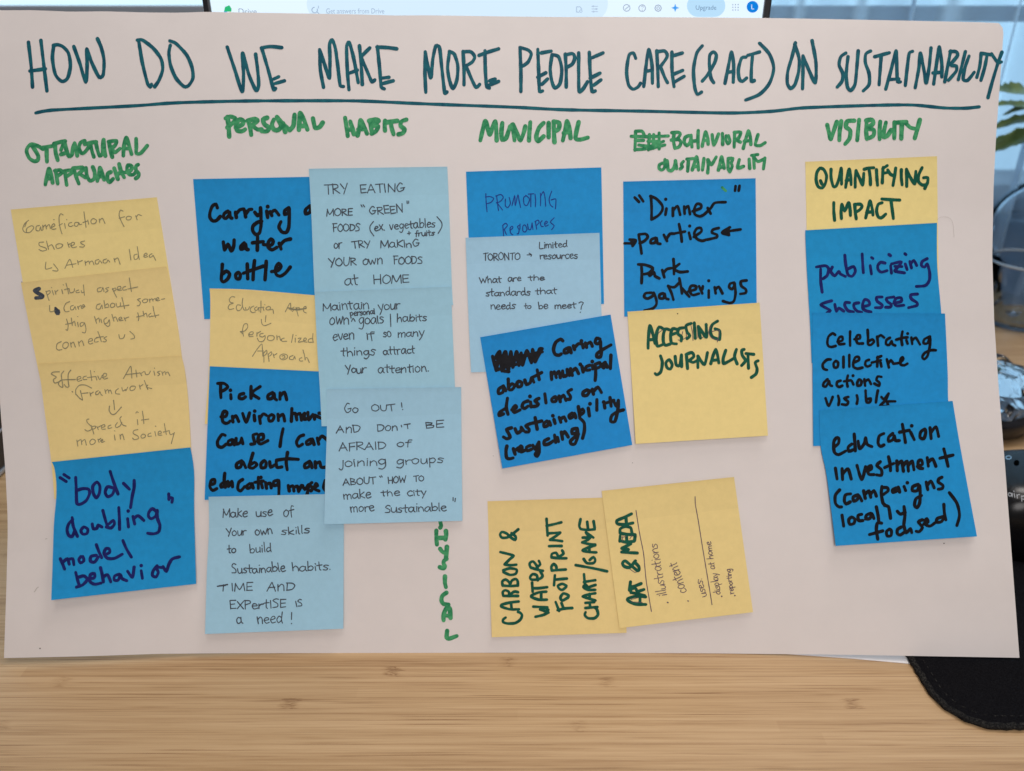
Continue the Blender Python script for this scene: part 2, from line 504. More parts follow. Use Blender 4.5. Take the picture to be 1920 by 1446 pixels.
L_E = [(19, -12), (400, -8), (700, -3), (770, 1), (880, 10), (960, 14), (1000, 14.5), (1100, 12), (1234, 7.5)]
R_E = [(43.5, 1873), (47, 1879), (61, 1881.5), (100, 1879), (250, 1868), (350, 1863), (480, 1860.5), (600, 1864), (720, 1872), (880, 1885), (1040, 1897), (1233.5, 1911.5)]
T_E = [(-12, 18.5), (0, 19), (60, 18.7), (133, 21.6), (200, 21), (267, 23), (340, 23.6), (383, 22), (500, 24), (560, 25), (660, 26.7), (743, 29), (800, 28.6), (860, 29.4), (960, 31), (1060, 32), (1140, 31.6), (1250, 32.4), (1432, 33.7), (1546, 35.7), (1709, 39), (1840, 42), (1873, 43.5)]
B_E = [(7.5, 1234), (150, 1231), (300, 1226), (420, 1225), (700, 1224.5), (960, 1224), (1310, 1225), (1550, 1227.5), (1710, 1230), (1911.5, 1233.5)]
def lin(tab, t):
    for (a, b), (c, d) in zip(tab, tab[1:]):
        if t <= c: return b + (d - b) * (t - a) / (c - a)
    return tab[-1][1]
def poster_px(u, v):
    yl, yr = 19 + (1234 - 19) * v, 43.5 + (1233.5 - 43.5) * v
    pl = (lin(L_E, yl), yl); pr = (lin(R_E, yr), yr)
    xt, xb = -12 + (1873 + 12) * u, 7.5 + (1911.5 - 7.5) * u
    pt = (xt, lin(T_E, xt)); pb = (xb, lin(B_E, xb))
    c00, c10, c01, c11 = (-12, 18.5), (1873, 43.5), (7.5, 1234), (1911.5, 1233.5)
    return tuple((1 - u) * pl[i] + u * pr[i] + (1 - v) * pt[i] + v * pb[i]
                 - ((1 - u) * (1 - v) * c00[i] + u * (1 - v) * c10[i] + (1 - u) * v * c01[i] + u * v * c11[i]) for i in (0, 1))
NU, NV = 110, 72
vs, fs = [], []
for j in range(NV + 1):
    v = j / NV
    v = v ** 1.15
    for i in range(NU + 1):
        u = i / NU
        x, y = poster_px(u, v)
        vs.append(ray(x, y, poster_depth(x, y)))
w = NU + 1
poster = sheet('poster', vs, w, 0.0004, M['poster'])
tag(poster, 'large white poster sheet headed in teal marker, leaning up on the desk', 'poster')

# ------------------------------------------------------------------ sticky notes
class Surf:
    """a face to write on: the poster itself or a note on it"""
    def __init__(s, obj, tl=None, tr=None, bl=None, layer=0.0, lift=0.0, curl=0.0):
        s.obj, s.layer, s.lift, s.curl = obj, layer, lift, curl
        s.note = tl is not None
        if s.note:
            s.o = Vector(tl); s.a = Vector(tr) - s.o; s.b = Vector(bl) - s.o
            s.det = s.a.x * s.b.y - s.a.y * s.b.x
    def uv(s, px, py):
        d = Vector((px, py)) - s.o
        return ((d.x * s.b.y - d.y * s.b.x) / s.det, (s.a.x * d.y - s.a.y * d.x) / s.det)
    def depth(s, px, py):
        d = poster_depth(px, py)
        if s.note:
            u, v = s.uv(px, py)
            v = max(0.0, min(1.15, v))
            d -= 0.00035 * math.exp(-v / 0.022)              # the top edge stands off a little
            d -= 0.00018 + s.layer + s.lift * max(0.0, v - 0.18) ** 1.8 + s.curl * max(0.0, v - 0.18) ** 1.6 * (u - 0.5) * 2
        return d
    def pt(s, px, py, up=0.0):
        return ray(px, py, s.depth(px, py) - up)

NOTES = {}
def sticky(key, colour, tl, tr, br, bl, layer, lift, label, curl=0.0, left=(), right=(), top=(), group=None):
    """left/right: traced (x, y) points along the side edges between the corners"""
    su = Surf(None, tl, tr, bl, layer * 0.00028, lift, curl)
    Lp = [tl] + list(left) + [bl]; Rp = [tr] + list(right) + [br]; Tp = [tl] + list(top) + [tr]
    def along(P, t):
        ls = [0.0]
        for a, b in zip(P, P[1:]): ls.append(ls[-1] + math.dist(a, b))
        t *= ls[-1]
        for k in range(len(P) - 1):
            if t <= ls[k + 1] or k == len(P) - 2:
                f = (t - ls[k]) / (ls[k + 1] - ls[k])
                p0 = P[max(k - 1, 0)]; p1 = P[k]; p2 = P[k + 1]; p3 = P[min(k + 2, len(P) - 1)]
                # gentle curve through the traced points
                h = [0.5 * (2 * p1[i] + (p2[i] - p0[i]) * f + (2 * p0[i] - 5 * p1[i] + 4 * p2[i] - p3[i]) * f * f + (3 * p1[i] - p0[i] - 3 * p2[i] + p3[i]) * f ** 3) for i in (0, 1)]
                return h if len(P) > 2 else [p1[i] + (p2[i] - p1[i]) * f for i in (0, 1)]
    N = 26
    rows = [0, .012, .025, .04, .06] + [.06 + .94 * j / 26 for j in range(1, 27)]
    vs, fs = [], []
    for v in rows:
        l, r = along(Lp, v), along(Rp, v)
        for i in range(N + 1):
            u = i / N
            t = along(Tp, u)
            x = l[0] + (r[0] - l[0]) * u; y = l[1] + (r[1] - l[1]) * u
            x += (t[0] - (tl[0] + (tr[0] - tl[0]) * u)) * (1 - v); y += (t[1] - (tl[1] + (tr[1] - tl[1]) * u)) * (1 - v)
            vs.append(su.pt(x, y))
    w = N + 1
    o = sheet('sticky_note', vs, w, 0.0001, M[colour])
    at = o.data.attributes.new('along', 'FLOAT', 'POINT')
    for k in range(len(vs)):
        at.data[k].value = rows[k // w]; at.data[k + len(vs)].value = rows[k // w]
    tag(o, label, 'sticky note', group or {'blue': 'bright blue sticky notes', 'light': 'pale blue sticky notes', 'yellow': 'yellow sticky notes'}[colour])
    su.obj = o
    NOTES[key] = su
    return su
POSTER = Surf(poster)

S = sticky
S('gami', 'yellow', (20, 393), (294, 370), (335, 622), (62, 645), 0, 0.00012, 'yellow sticky note penciled Gamification for Shores, top of the left column')
S('spir', 'yellow', (39, 530), (311.5, 499.6), (350, 752), (90, 782), 1, 0.0002, 'yellow sticky note penciled Spiritual aspect with a blackened first letter', left=[(60, 637)], right=[(318, 525), (336, 630)])
S('effe', 'yellow', (72, 682), (340, 667), (361, 915), (102, 936), 2.2, 0.0002, 'yellow sticky note penciled Effective Atruism Framework, above the left blue note', left=[(84, 775), (96, 865)], right=[(346.6, 695), (353, 751), (358, 838)])
S('body', 'blue', (97, 866.5), (357, 839), (367.7, 1095), (96, 1125.5), 3.6, 0.0045, 'bright blue sticky note reading body doubling model behavior, curling at its left edge', curl=-0.0015,
  left=[(102, 878), (105.5, 905), (105.3, 935), (101, 985), (98.5, 1060)], right=[(363.7, 885), (364, 963)])
S('carr', 'blue', (362, 336), (617, 331), (636, 592), (383, 598.5), 0, 0.00012, 'bright blue sticky note reading Carrying a water bottle in black marker')
S('educ', 'yellow', (393, 541), (645, 557), (640, 800), (384, 795), 1, 0.0002, 'yellow sticky note penciled Education Personalized Approach with a struck out word', left=[(394.4, 575), (392, 686)], top=[(470, 543.5), (588, 553.6)])
S('pick', 'blue', (393.3, 687), (648, 699), (640, 926), (383.6, 937.5), 2, 0.0002, 'bright blue sticky note reading Pick an environment cause, partly covered at its right')
S('make', 'light', (391, 931.7), (645, 926), (643.8, 1179), (384.4, 1189), 3.2, 0.0040, 'pale blue sticky note reading Make use of your own skills, lowest on the poster', curl=0.0, left=[(392, 990), (388, 1070)], right=[(644.6, 1000)])
S('trye', 'light', (579, 316.5), (838.6, 312.6), (850, 572), (594, 576), 3.4, 0.00012, 'pale blue sticky note reading Try eating more green foods', left=[(584, 408), (589.7, 548)], right=[(842, 390), (847.6, 545)])
S('main', 'light', (589.7, 547.5), (846, 537.5), (856, 797), (603, 799.4), 4.4, 0.0002, 'pale blue sticky note reading Maintain your own personal goals, middle of three', left=[(595, 657), (600, 735)], right=[(846.7, 570), (853, 725)])
S('goou', 'light', (612.3, 729.5), (864.6, 726), (867, 976.6), (607.8, 983.4), 5.6, 0.0030, 'pale blue sticky note reading Go out and don\'t be afraid of joining groups', left=[(612.9, 801), (610, 894)], right=[(865, 797.5)])
S('prom', 'blue', (873.7, 322), (1127.5, 314), (1132.5, 570), (884, 580), 0, 0.00012, 'bright blue sticky note reading Promoting resources in thin blue ballpoint')
S('toro', 'light', (873, 446), (1124, 436.7), (1133, 690), (883.3, 698.4), 1.2, 0.0002, 'pale blue sticky note reading Toronto limited resources, above the tilted blue note', left=[(878.6, 597)], right=[(1128, 591)])
S('cari', 'blue', (900.4, 632.5), (1144.9, 590), (1185.6, 834.5), (941.8, 878.7), 3.0, 0.0022, 'bright blue sticky note about municipal decisions, tilted, with a scribbled out word')
S('carb', 'yellow', (914, 940), (1170, 932), (1174.8, 1186.7), (922, 1195), 0, 0.0022, 'yellow sticky note turned sideways reading Carbon and water footprint chart')
S('artm', 'yellow', (1128, 920.7), (1376.4, 894.6), (1412, 1148), (1161.5, 1178), 2.2, 0.0022, 'yellow sticky note turned sideways with Art and a purple pen list')
S('dinn', 'blue', (1168.5, 340.5), (1416.8, 334.4), (1419, 588), (1170.5, 593.8), 0, 0.0002, 'bright blue sticky note reading Dinner parties, Park gatherings in black marker')
S('acce', 'yellow', (1176.5, 584.6), (1424.4, 567.7), (1440, 817), (1192, 832.5), 1.3, 0.0028, 'yellow sticky note reading Accessing journalists, its lower half blank')
S('quan', 'yellow', (1510, 303.4), (1757, 293), (1760, 545), (1515, 555), 0, 0.00012, 'yellow sticky note reading Quantifying impact, top of the right column')
S('publ', 'blue', (1510.3, 432), (1757, 418), (1770, 668), (1522, 681), 1, 0.0002, 'bright blue sticky note reading publicizing successes in navy marker', left=[(1510.2, 446), (1513.4, 517), (1519, 609)], right=[(1757.5, 498), (1765, 587)])
S('cele', 'blue', (1523, 586.5), (1772, 588), (1785, 832), (1525, 836.5), 2.1, 0.0002, 'bright blue sticky note reading Celebrating collective actions visibly', left=[(1523.4, 681.6)], right=[(1776.9, 697), (1778, 752)])
S('inve', 'blue', (1536, 769.5), (1786.3, 752), (1832, 1006), (1567, 1023.8), 3.4, 0.0035, 'bright blue sticky note reading education investment, lowest of the right column', left=[(1539, 837.5), (1550.5, 895.6)], right=[(1800.5, 837.5)])
# ------------------------------------------------------------------ handwriting
def smooth_line(P, ten=0.42):
    """curve through traced points"""
    if len(P) < 3:
        (x0, y0), (x1, y1) = P[0], P[-1]
        n = max(2, int(math.dist(P[0], P[-1]) / 5))
        return [(x0 + (x1 - x0) * k / n, y0 + (y1 - y0) * k / n) for k in range(n + 1)]
    out = []
    closed = math.dist(P[0], P[-1]) < 1e-6
    for k in range(len(P) - 1):
        p1, p2 = P[k], P[k + 1]
        p0 = P[k - 1] if k else (P[-2] if closed else p1)
        p3 = P[k + 2] if k + 2 < len(P) else (P[1] if closed else p2)
        L = math.dist(p1, p2)
        n = max(3, min(9, int(L / 2.2)))
        # tangents limited by the segment so tight letters do not overshoot
        def tan(a, c, ref):
            v = ((c[0] - a[0]) * ten, (c[1] - a[1]) * ten)
            m = math.hypot(*v); lim = L * 1.0
            return (v[0] * lim / m, v[1] * lim / m) if m > lim else v
        t1, t2 = tan(p0, p2, p1), tan(p1, p3, p2)
        for j in range(n):
            t = j / n
            a = 2 * t**3 - 3 * t**2 + 1; b = t**3 - 2 * t**2 + t; c = -2 * t**3 + 3 * t**2; d = t**3 - t**2
            out.append(tuple(a * p1[i] + b * t1[i] + c * p2[i] + d * t2[i] for i in (0, 1)))
    out.append(tuple(P[-1]))
    return out

class Ink:
    """collects strokes lying on one surface and links them as one mesh"""
    def __init__(s, surf, seed=1):
        s.surf, s.v, s.f, s.k, s.n, s.rnd = surf, [], [], 0, 0, random.Random(seed)
        s.clip = None
    def _z(s):
        s.k += 1
        return 0.00005 + 1.3e-5 * (s.n % 12) + 2.0e-7 * (s.k % 60)
    def disc(s, c, r):
        z = s._z(); n = 12; k0 = len(s.v)
        ph = s.rnd.uniform(0, 1)
        for k in range(n):
            a = -2 * math.pi * (k + ph) / n
            s.v.append(s.surf.pt(c[0] + r * math.cos(a), c[1] + r * math.sin(a), z))
        s.f.append(tuple(range(k0, k0 + n)))
    def stroke(s, P, w, ten=0.42, taper=0.0):
        s.n += 1; s.k = 0
        if len(P) == 1 or (len(P) == 2 and math.dist(P[0], P[1]) < w * 0.3):
            s.disc(P[0], w * 0.58); return
        Q = smooth_line(P, ten)
        R = [Q[0]]
        for q in Q[1:]:
            if math.dist(q, R[-1]) > 0.25: R.append(q)
        Q = R
        if len(Q) < 2: s.disc(P[0], w * 0.55); return
        n = len(Q); ph = s.rnd.uniform(0, 6.3); ph2 = s.rnd.uniform(0, 6.3)
        hw = []
        L = 0.0
        for i in range(n):
            if i: L += math.dist(Q[i], Q[i - 1])
            t = i / (n - 1)
            e = 1 - taper * (abs(2 * t - 1) ** 3)
            hw.append(w * 0.5 * e * (1 + 0.07 * math.sin(L / (w * 1.9) + ph) + 0.045 * math.sin(L / (w * 0.55) + ph2) + s.rnd.uniform(-0.025, 0.025)))
        s.disc(Q[0], hw[0] * 0.98)
        prev = None
        for i in range(n):
            a, b = Q[max(i - 1, 0)], Q[min(i + 1, n - 1)]
            tx, ty = b[0] - a[0], b[1] - a[1]
            m = math.hypot(tx, ty) or 1.0
            nx, ny = -ty / m, tx / m
            z = s._z()
            cur = (s.surf.pt(Q[i][0] + nx * hw[i], Q[i][1] + ny * hw[i], z), s.surf.pt(Q[i][0] - nx * hw[i], Q[i][1] - ny * hw[i], z))
            k0 = len(s.v); s.v += cur
            if prev is not None:
                s.f.append((k0 - 2, k0, k0 + 1, k0 - 1))
            prev = cur
            if 0 < i < n - 1:
                ax, ay = Q[i][0] - Q[i-1][0], Q[i][1] - Q[i-1][1]; bx, by = Q[i+1][0] - Q[i][0], Q[i+1][1] - Q[i][1]
                dt = (ax * bx + ay * by) / ((math.hypot(ax, ay) * math.hypot(bx, by)) or 1)
                if dt < 0.72:
                    s.disc(Q[i], hw[i]); k0 = len(s.v); s.v += cur      # restart the ribbon after a sharp corner
        s.disc(Q[-1], hw[-1] * 0.98)
    def done(s, name, mat, label=None):
        # faces must look at the reader
        vs = s.v
        fs = []
        eye = Vector((0, 0, H))
        for f in s.f:
            a, b, c = vs[f[0]], vs[f[1]], vs[f[2]]
            nn = (b - a).cross(c - a)
            fs.append(f if nn.dot(eye - a) > 0 else tuple(reversed(f)))
        o = mesh_obj(name, vs, fs, mat, s.surf.obj, smooth=False)
        if label: o['label'] = label
        return o

def parse(txt):
    for st in txt.replace('\n', '/').split('/'):
        st = st.strip()
        if st:
            yield [tuple(float(q) for q in p.split(',')) for p in st.split()]

def traced(ink, ox, oy, sc, w, txt, ten=0.42, taper=0.0):
    for P in parse(txt):
        ink.stroke([(ox + x / sc, oy + y / sc) for x, y in P], w, ten, taper)

# a hand-printed alphabet for the small pen writing: baseline 0, x-height .6, capitals 1
G = {
'a': (.58, '.45,.5 .25,.6 .05,.4 .06,.12 .22,0 .4,.2 .46,.55 .46,.15 .56,0'), 'b': (.56, '.08,1 .08,.03/.08,.38 .3,.58 .5,.36 .36,.04 .08,.06'),
'c': (.5, '.46,.5 .28,.6 .06,.35 .2,.02 .48,.1'), 'd': (.58, '.44,.48 .24,.58 .05,.3 .2,0 .42,.2/.47,1 .46,.3 .52,0'),
'e': (.52, '.06,.3 .43,.38 .37,.57 .18,.56 .05,.28 .2,.01 .48,.1'), 'f': (.42, '.46,.92 .3,1 .2,.8 .2,.3 .18,-.12/.02,.52 .42,.57'),
'g': (.56, '.45,.5 .25,.6 .05,.36 .2,.08 .42,.25 .47,.56 .45,-.1 .28,-.4 .06,-.28'), 'h': (.55, '.08,1 .08,0/.08,.35 .3,.58 .44,.4 .47,0'),
'i': (.22, '.1,.55 .11,0/.1,.82 .115,.8'), 'j': (.3, '.22,.55 .22,-.2 .08,-.4 -.04,-.25/.24,.8 .255,.78'), 'k': (.5, '.08,1 .08,0/.42,.6 .1,.28 .45,0'),
'l': (.22, '.09,1 .1,.1 .14,0'), 'm': (.76, '.06,.58 .07,0/.07,.35 .22,.58 .34,.45 .35,0/.35,.38 .5,.58 .64,.45 .68,0'),
'n': (.54, '.06,.58 .07,0/.07,.35 .28,.58 .43,.42 .46,0'), 'o': (.54, '.25,.58 .05,.4 .08,.1 .26,0 .46,.18 .45,.45 .25,.58'),
'p': (.56, '.08,.55 .1,-.4/.08,.4 .3,.58 .48,.35 .33,.05 .1,.1'), 'r': (.44, '.06,.57 .08,0/.08,.35 .22,.55 .42,.55'),
's': (.46, '.42,.53 .22,.6 .08,.46 .36,.22 .26,.0 .02,.06'), 't': (.44, '.2,.92 .2,.1 .3,0/.01,.56 .42,.6'),
'u': (.54, '.05,.57 .07,.12 .22,0 .4,.15 .45,.57 .47,0'), 'v': (.46, '.03,.57 .22,0 .42,.6'), 'w': (.7, '.03,.57 .17,0 .33,.45 .48,0 .64,.6'),
'x': (.5, '.05,.55 .45,0/.43,.57 .05,0'), 'y': (.5, '.04,.57 .22,.1/.46,.58 .26,-.05 .1,-.4'), 'z': (.48, '.05,.55 .42,.56 .05,.02 .46,.02'),
'A': (.66, '.02,0 .3,.98/.3,.98 .58,0/.12,.35 .48,.38'), 'B': (.58, '.08,.98 .08,0/.06,.97 .4,.85 .36,.6 .1,.52/.1,.52 .5,.36 .42,.08 .08,.02'),
'C': (.6, '.54,.85 .34,.98 .06,.55 .2,.06 .56,.12'), 'D': (.64, '.08,.98 .09,.02/.04,.97 .42,.88 .58,.5 .4,.12 .08,.02'),
'E': (.52, '.08,.96 .08,.02/.08,.96 .48,.98/.08,.5 .42,.53/.08,.02 .48,.05'), 'F': (.5, '.08,.96 .09,.0/.04,.96 .48,.98/.08,.5 .42,.55'),
'G': (.66, '.5,.86 .32,.98 .06,.5 .22,.03 .52,.2 .55,.46/.34,.44 .62,.48'), 'H': (.64, '.08,.98 .1,0/.56,1 .55,0/.09,.48 .55,.5'),
'I': (.22, '.1,.96 .11,0'), 'J': (.5, '.42,.96 .4,.2 .22,0 .04,.18'), 'K': (.58, '.08,.98 .09,0/.52,.95 .1,.46 .56,0'), 'L': (.5, '.08,.98 .08,.04 .48,.05'),
'M': (.8, '.06,0 .1,.97/.1,.97 .38,.2 .66,.97/.66,.97 .72,0'), 'N': (.66, '.07,0 .09,.96/.09,.96 .54,.05/.54,.05 .57,1'),
'O': (.66, '.32,.98 .06,.7 .08,.2 .34,0 .6,.3 .56,.75 .32,.98'), 'P': (.54, '.09,.96 .09,-.02/.06,.96 .42,.92 .46,.62 .1,.45'),
'Q': (.66, '.32,.98 .06,.7 .08,.2 .34,0 .6,.3 .56,.75 .32,.98/.4,.25 .62,-.05'), 'R': (.6, '.08,.96 .09,0/.05,.96 .42,.9 .44,.62 .1,.46/.16,.46 .56,.0'),
'S': (.54, '.48,.88 .28,.98 .08,.75 .4,.42 .4,.1 .04,.06'), 'T': (.58, '.3,.95 .3,0/.02,.94 .58,.99'), 'U': (.6, '.07,.96 .08,.25 .28,0 .5,.2 .54,.98'),
'V': (.58, '.04,.96 .28,0 .54,.98'), 'W': (.84, '.03,.95 .2,0/.2,0 .4,.7/.4,.7 .6,0/.6,0 .8,.98'), 'X': (.58, '.05,.95 .54,0/.52,.97 .05,0'),
'Y': (.6, '.03,.96 .3,.48/.57,.97 .22,-.06'), '-': (.4, '.05,.32 .34,.34'), '.': (.2, '.08,.03 .1,.02'), ':': (.22, '.08,.06 .1,.05/.09,.44 .11,.43'), "'": (.16, '.08,1 .06,.78'),
'?': (.5, '.06,.85 .25,1 .44,.85 .36,.55 .24,.35 .24,.22/.24,.0 .25,-.01'), '!': (.24, '.12,1 .1,.3/.1,.02 .11,.01'),
}
def write(ink, ox, oy, sc, w, words, ten=0.40):
    """words: (text, x0, y0, x1, y1, x-height, cap height) in crop pixels; the word runs from (x0,y0) to (x1,y1) on its baseline"""
    rnd = ink.rnd
    for (text, x0, y0, x1, y1, xh, cap) in words:
        tot = sum(G[c][0] for c in text)
        L = math.hypot(x1 - x0, y1 - y0)
        ux, uy = (x1 - x0) / L, (y1 - y0) / L
        vx, vy = uy, -ux                                   # up, away from the baseline
        pos = 0.0
        # most of these hands lean a little: verticals tilt with the note, not with the baseline
        sl = rnd.uniform(-0.03, 0.06)
        for c in text:
            adv, d = G[c]
            kx = L / tot
            jy = rnd.uniform(-0.07, 0.07); js = rnd.uniform(0.87, 1.09); jr = rnd.uniform(-0.08, 0.06) + sl
            for P in parse(d):
                pts = []
                for (gx, gy) in P:
                    gx += rnd.uniform(-.025, .025); gy += rnd.uniform(-.03, .03)
                    hy = gy / 0.6 * xh if gy <= 0.6 else xh + (gy - 0.6) / 0.4 * (cap - xh)
                    hy = hy * js + jy * xh
                    X = pos + gx * kx + jr * hy
                    pts.append((ox + (x0 + ux * X + vx * hy) / sc, oy + (y0 + uy * X + vy * hy) / sc))
                ink.stroke(pts, w * rnd.uniform(0.9, 1.1), ten)
            pos += adv * kx
# ---- poster heading in teal marker
I = Ink(POSTER, 1)
traced(I, 0, 0, 3.0, 6.9, '''160,238 175,370 183,490/230,228 248,380 264,512/168,400 255,388
302,258 295,330 312,420 348,458 380,440 396,370 385,300 355,264 325,252 300,256
415,262 450,360 482,462 490,370 488,275 515,350 558,435 580,422 585,340 570,270 548,218
780,228 800,350 830,470 845,490 852,475/772,226 800,225 860,270 905,330 915,390 895,450 870,488
955,230 990,245 1050,310 1080,380 1085,440 1060,482 1035,487 990,440 960,370 950,300 958,255
1278,265 1320,390 1362,515 1370,420 1365,300 1400,420 1440,508 1455,480 1450,400 1438,305
1472,270 1505,380 1540,505 1550,498/1470,270 1520,262 1585,268/1540,445 1568,432/1548,470 1600,455''')
traced(I, 560, 0, 3.0, 6.9, '''140,492 122,390 118,280/118,280 145,360 173,440 176,330 174,250 188,225 206,270 220,370 234,482 252,487
283,505 274,400 270,260 284,238 310,330 335,465/285,412 330,395
342,258 352,370 358,475/400,270 350,320/352,325 385,400 412,460 428,450
443,262 455,380 465,490 482,500/440,265 500,268 552,275/465,440 508,435/475,470 532,455
715,520 710,400 712,292/712,292 742,437 755,330 772,258 792,268 806,390 822,525 834,518
848,295 838,380 848,450 868,498 890,450 895,370 875,305 848,290
925,290 930,390 930,478/925,292 968,292 990,320 975,350 935,374/945,380 975,450 998,492 1018,475
1048,285 1050,390 1058,490 1074,496/1015,312 1060,295 1125,275/1075,455 1105,445/1070,480 1125,458
1245,268 1250,400 1250,515/1245,268 1290,282 1308,305 1290,350 1255,375
1345,278 1350,400 1355,515 1372,512/1365,298 1420,288/1345,435 1390,410/1368,475 1400,445
1425,310 1415,390 1425,460 1442,495 1470,470 1480,390 1462,320 1425,308
1500,305 1505,400 1505,490/1500,310 1540,302 1553,325 1540,360 1510,378
1575,298 1575,410 1578,515 1600,500 1625,460
1635,295 1640,410 1650,515 1668,512/1650,325 1712,298/1640,440 1695,412/1660,480 1700,450''')
traced(I, 1140, 0, 2.4615, 6.7, '''128,270 117,245 97,255 86,330 95,392 115,412 138,402 150,385
165,400 175,310 188,228 203,300 205,385/172,330 200,325
225,235 230,330 232,400/225,240 262,236 273,262 240,310/245,315 263,360 275,382
295,240 296,330 305,400/298,258 343,245/297,345 345,325/305,380 352,352
435,212 410,245 395,320 400,400 412,435 432,425
435,375 460,345 492,290 500,255 487,240 470,255 468,300 475,360 488,382
540,385 555,310 570,240 580,300 578,380/550,335 578,330
637,264 617,268 602,320 606,365 620,376 640,360
645,256 700,240/667,258 662,320 662,376 675,372
700,200 745,250 765,315 745,385 700,435 635,462
865,198 850,260 830,330 828,385 843,408 863,390 880,330 882,270 862,205
898,410 900,330 900,258/900,258 930,330 957,382 960,290 942,188
1098,245 1075,262 1067,300 1084,340 1080,375 1058,402
1108,262 1100,340 1105,400 1120,418 1140,390 1148,320 1155,235
1212,236 1190,250 1188,290 1205,340 1205,390 1178,420''')
traced(I, 1640, 0, 3.614, 6.7, '''0,385 100,358/45,372 30,575
75,605 110,480 145,345 150,450 155,555 175,555/92,540 165,535
258,348 235,360 222,450 208,580
275,595 300,460 310,360 335,480 350,562 370,450 382,325
400,570 420,430 438,318 455,430 455,522/395,495 450,490
515,345 495,450 475,555/510,350 550,350 563,375 515,440 553,448 553,482 500,545
615,350 590,450 567,540
640,380 612,460 600,538 630,545 675,490
722,362 712,450 692,525
725,362 790,372/762,375 745,460 720,545
792,365 835,425 860,420/862,355 835,430 800,545 768,662''')
I.done('title_lettering', M['teal'])
I = Ink(POSTER, 2)
I.stroke([(67, 212), (80, 209), (100, 206.5), (253, 198.5), (320, 193.5), (390, 191), (483, 189.3), (640, 189), (690, 190), (800, 195), (960, 201), (1060, 206), (1200, 208.5), (1367, 212), (1445, 209), (1505, 202.5), (1627, 198), (1709, 197), (1770, 202.5), (1810, 203), (1836, 200.5)], 6.3)
I.done('title_underline', M['teal'])

# ---- column headings in green marker
def heading(seed, ox, oy, sc, w, txt):
    I = Ink(POSTER, seed)
    traced(I, ox, oy, sc, w, txt)
    return I.done('heading_lettering', M['green'])
heading(3, 40, 250, 5.056, 7.5, '''205,150 165,125 95,105 60,135 50,175 75,235 120,265 155,255 160,215 130,160 97,112
200,135 290,122/240,140 240,200 243,270
320,110 325,180 345,255/310,100 360,85 415,75/395,110 375,160/375,200 410,190
410,80 425,150 450,218 480,200 490,130 505,92/505,95 520,150 530,212
600,72 560,90 547,140 570,190 600,180 640,130
600,105 665,88 710,82/655,100 670,170 688,225
705,85 720,150 742,215 770,190 770,120 780,62/780,65 785,140 797,215
832,80 842,150 862,225/825,80 902,72 888,115 850,145/860,145 885,182 935,145
967,212 972,130 995,42 1025,130 1045,198/975,145 1030,145
1088,52 1090,130 1090,190 1130,190 1193,118
227,487 242,410 262,337 283,400 297,470/242,430 288,430
325,352 335,420 345,478/315,355 370,350 383,375 340,408
415,370 422,440 430,490/405,360 468,350 478,375 430,408
497,332 515,400 545,478/490,332 578,325 585,345 530,395/560,390 608,420
612,330 622,400 650,450 690,430 695,370 677,320
720,453 735,390 745,327 768,390 785,440/730,410 775,410
848,367 818,385 818,440 837,463 870,432
880,332 900,390 915,433/927,292 945,360 975,418/900,390 960,370
990,370 1040,350 1045,312 1010,302 1002,340 1020,388 1060,393 1083,370
1108,297 1087,312 1087,350 1113,380 1108,410 1085,428''')
heading(4, 400, 190, 4.364, 8.6, '''115,130 125,200 130,290/100,140 140,125 183,145 150,185 115,215
185,215 238,190 243,160 215,150 185,190 195,240 235,245 260,230
285,160 300,210 310,275/280,160 340,145 363,160 310,200/320,200 360,230 395,230
440,135 407,150 420,190 455,215 440,245 395,245
495,150 480,190 495,230 530,235 555,200 525,135
570,180 580,215 588,250/520,128 575,190 625,235/625,235 655,200 665,110
700,235 705,160 710,95 745,160 770,232/702,205 755,200
815,140 825,190 835,220 870,210 895,175''')
heading(5, 400, 190, 4.364, 8.6, '''1078,135 1090,210 1100,285/1120,165 1140,230 1150,270/1095,235 1135,230
1180,280 1195,215 1205,155 1235,210 1257,265/1185,230 1240,225
1280,160 1290,210 1300,265/1275,160 1330,150 1353,160 1310,195 1348,205 1330,245 1295,265
1405,160 1402,200 1405,240
1425,172 1505,160/1450,165 1460,220 1475,270
1580,150 1540,165 1532,200 1565,230 1550,260 1515,270''')
heading(6, 860, 190, 3.2, 8.4, '''130,235 145,170 160,120 175,165 187,200 205,150 220,120 226,180 228,235
262,130 256,190 262,230 285,220 308,150
320,140 330,190 335,235/325,140 350,190 370,235 390,190 400,150
430,125 425,180 422,235
510,130 482,160 466,210 477,238 510,210
540,130 540,215
570,120 572,190 575,245/570,122 603,130 600,165 575,182
625,235 640,170 650,120 665,170 672,220/630,190 665,185
720,125 705,190 702,225 730,230 775,218''')
I = Ink(POSTER, 7)
traced(I, 860, 190, 3.2, 6.2, '''1062,180 1060,240 1057,295/1062,180 1100,180 1112,200/1060,235 1110,235/1057,290 1120,287
1145,200 1138,292/1135,240 1195,240/1170,200 1168,282/1203,190 1203,285/1035,210 1140,212 1258,208/1080,262 1150,270 1230,240/1140,287 1238,262''')
I.done('crossed_out_lettering', M['green'])
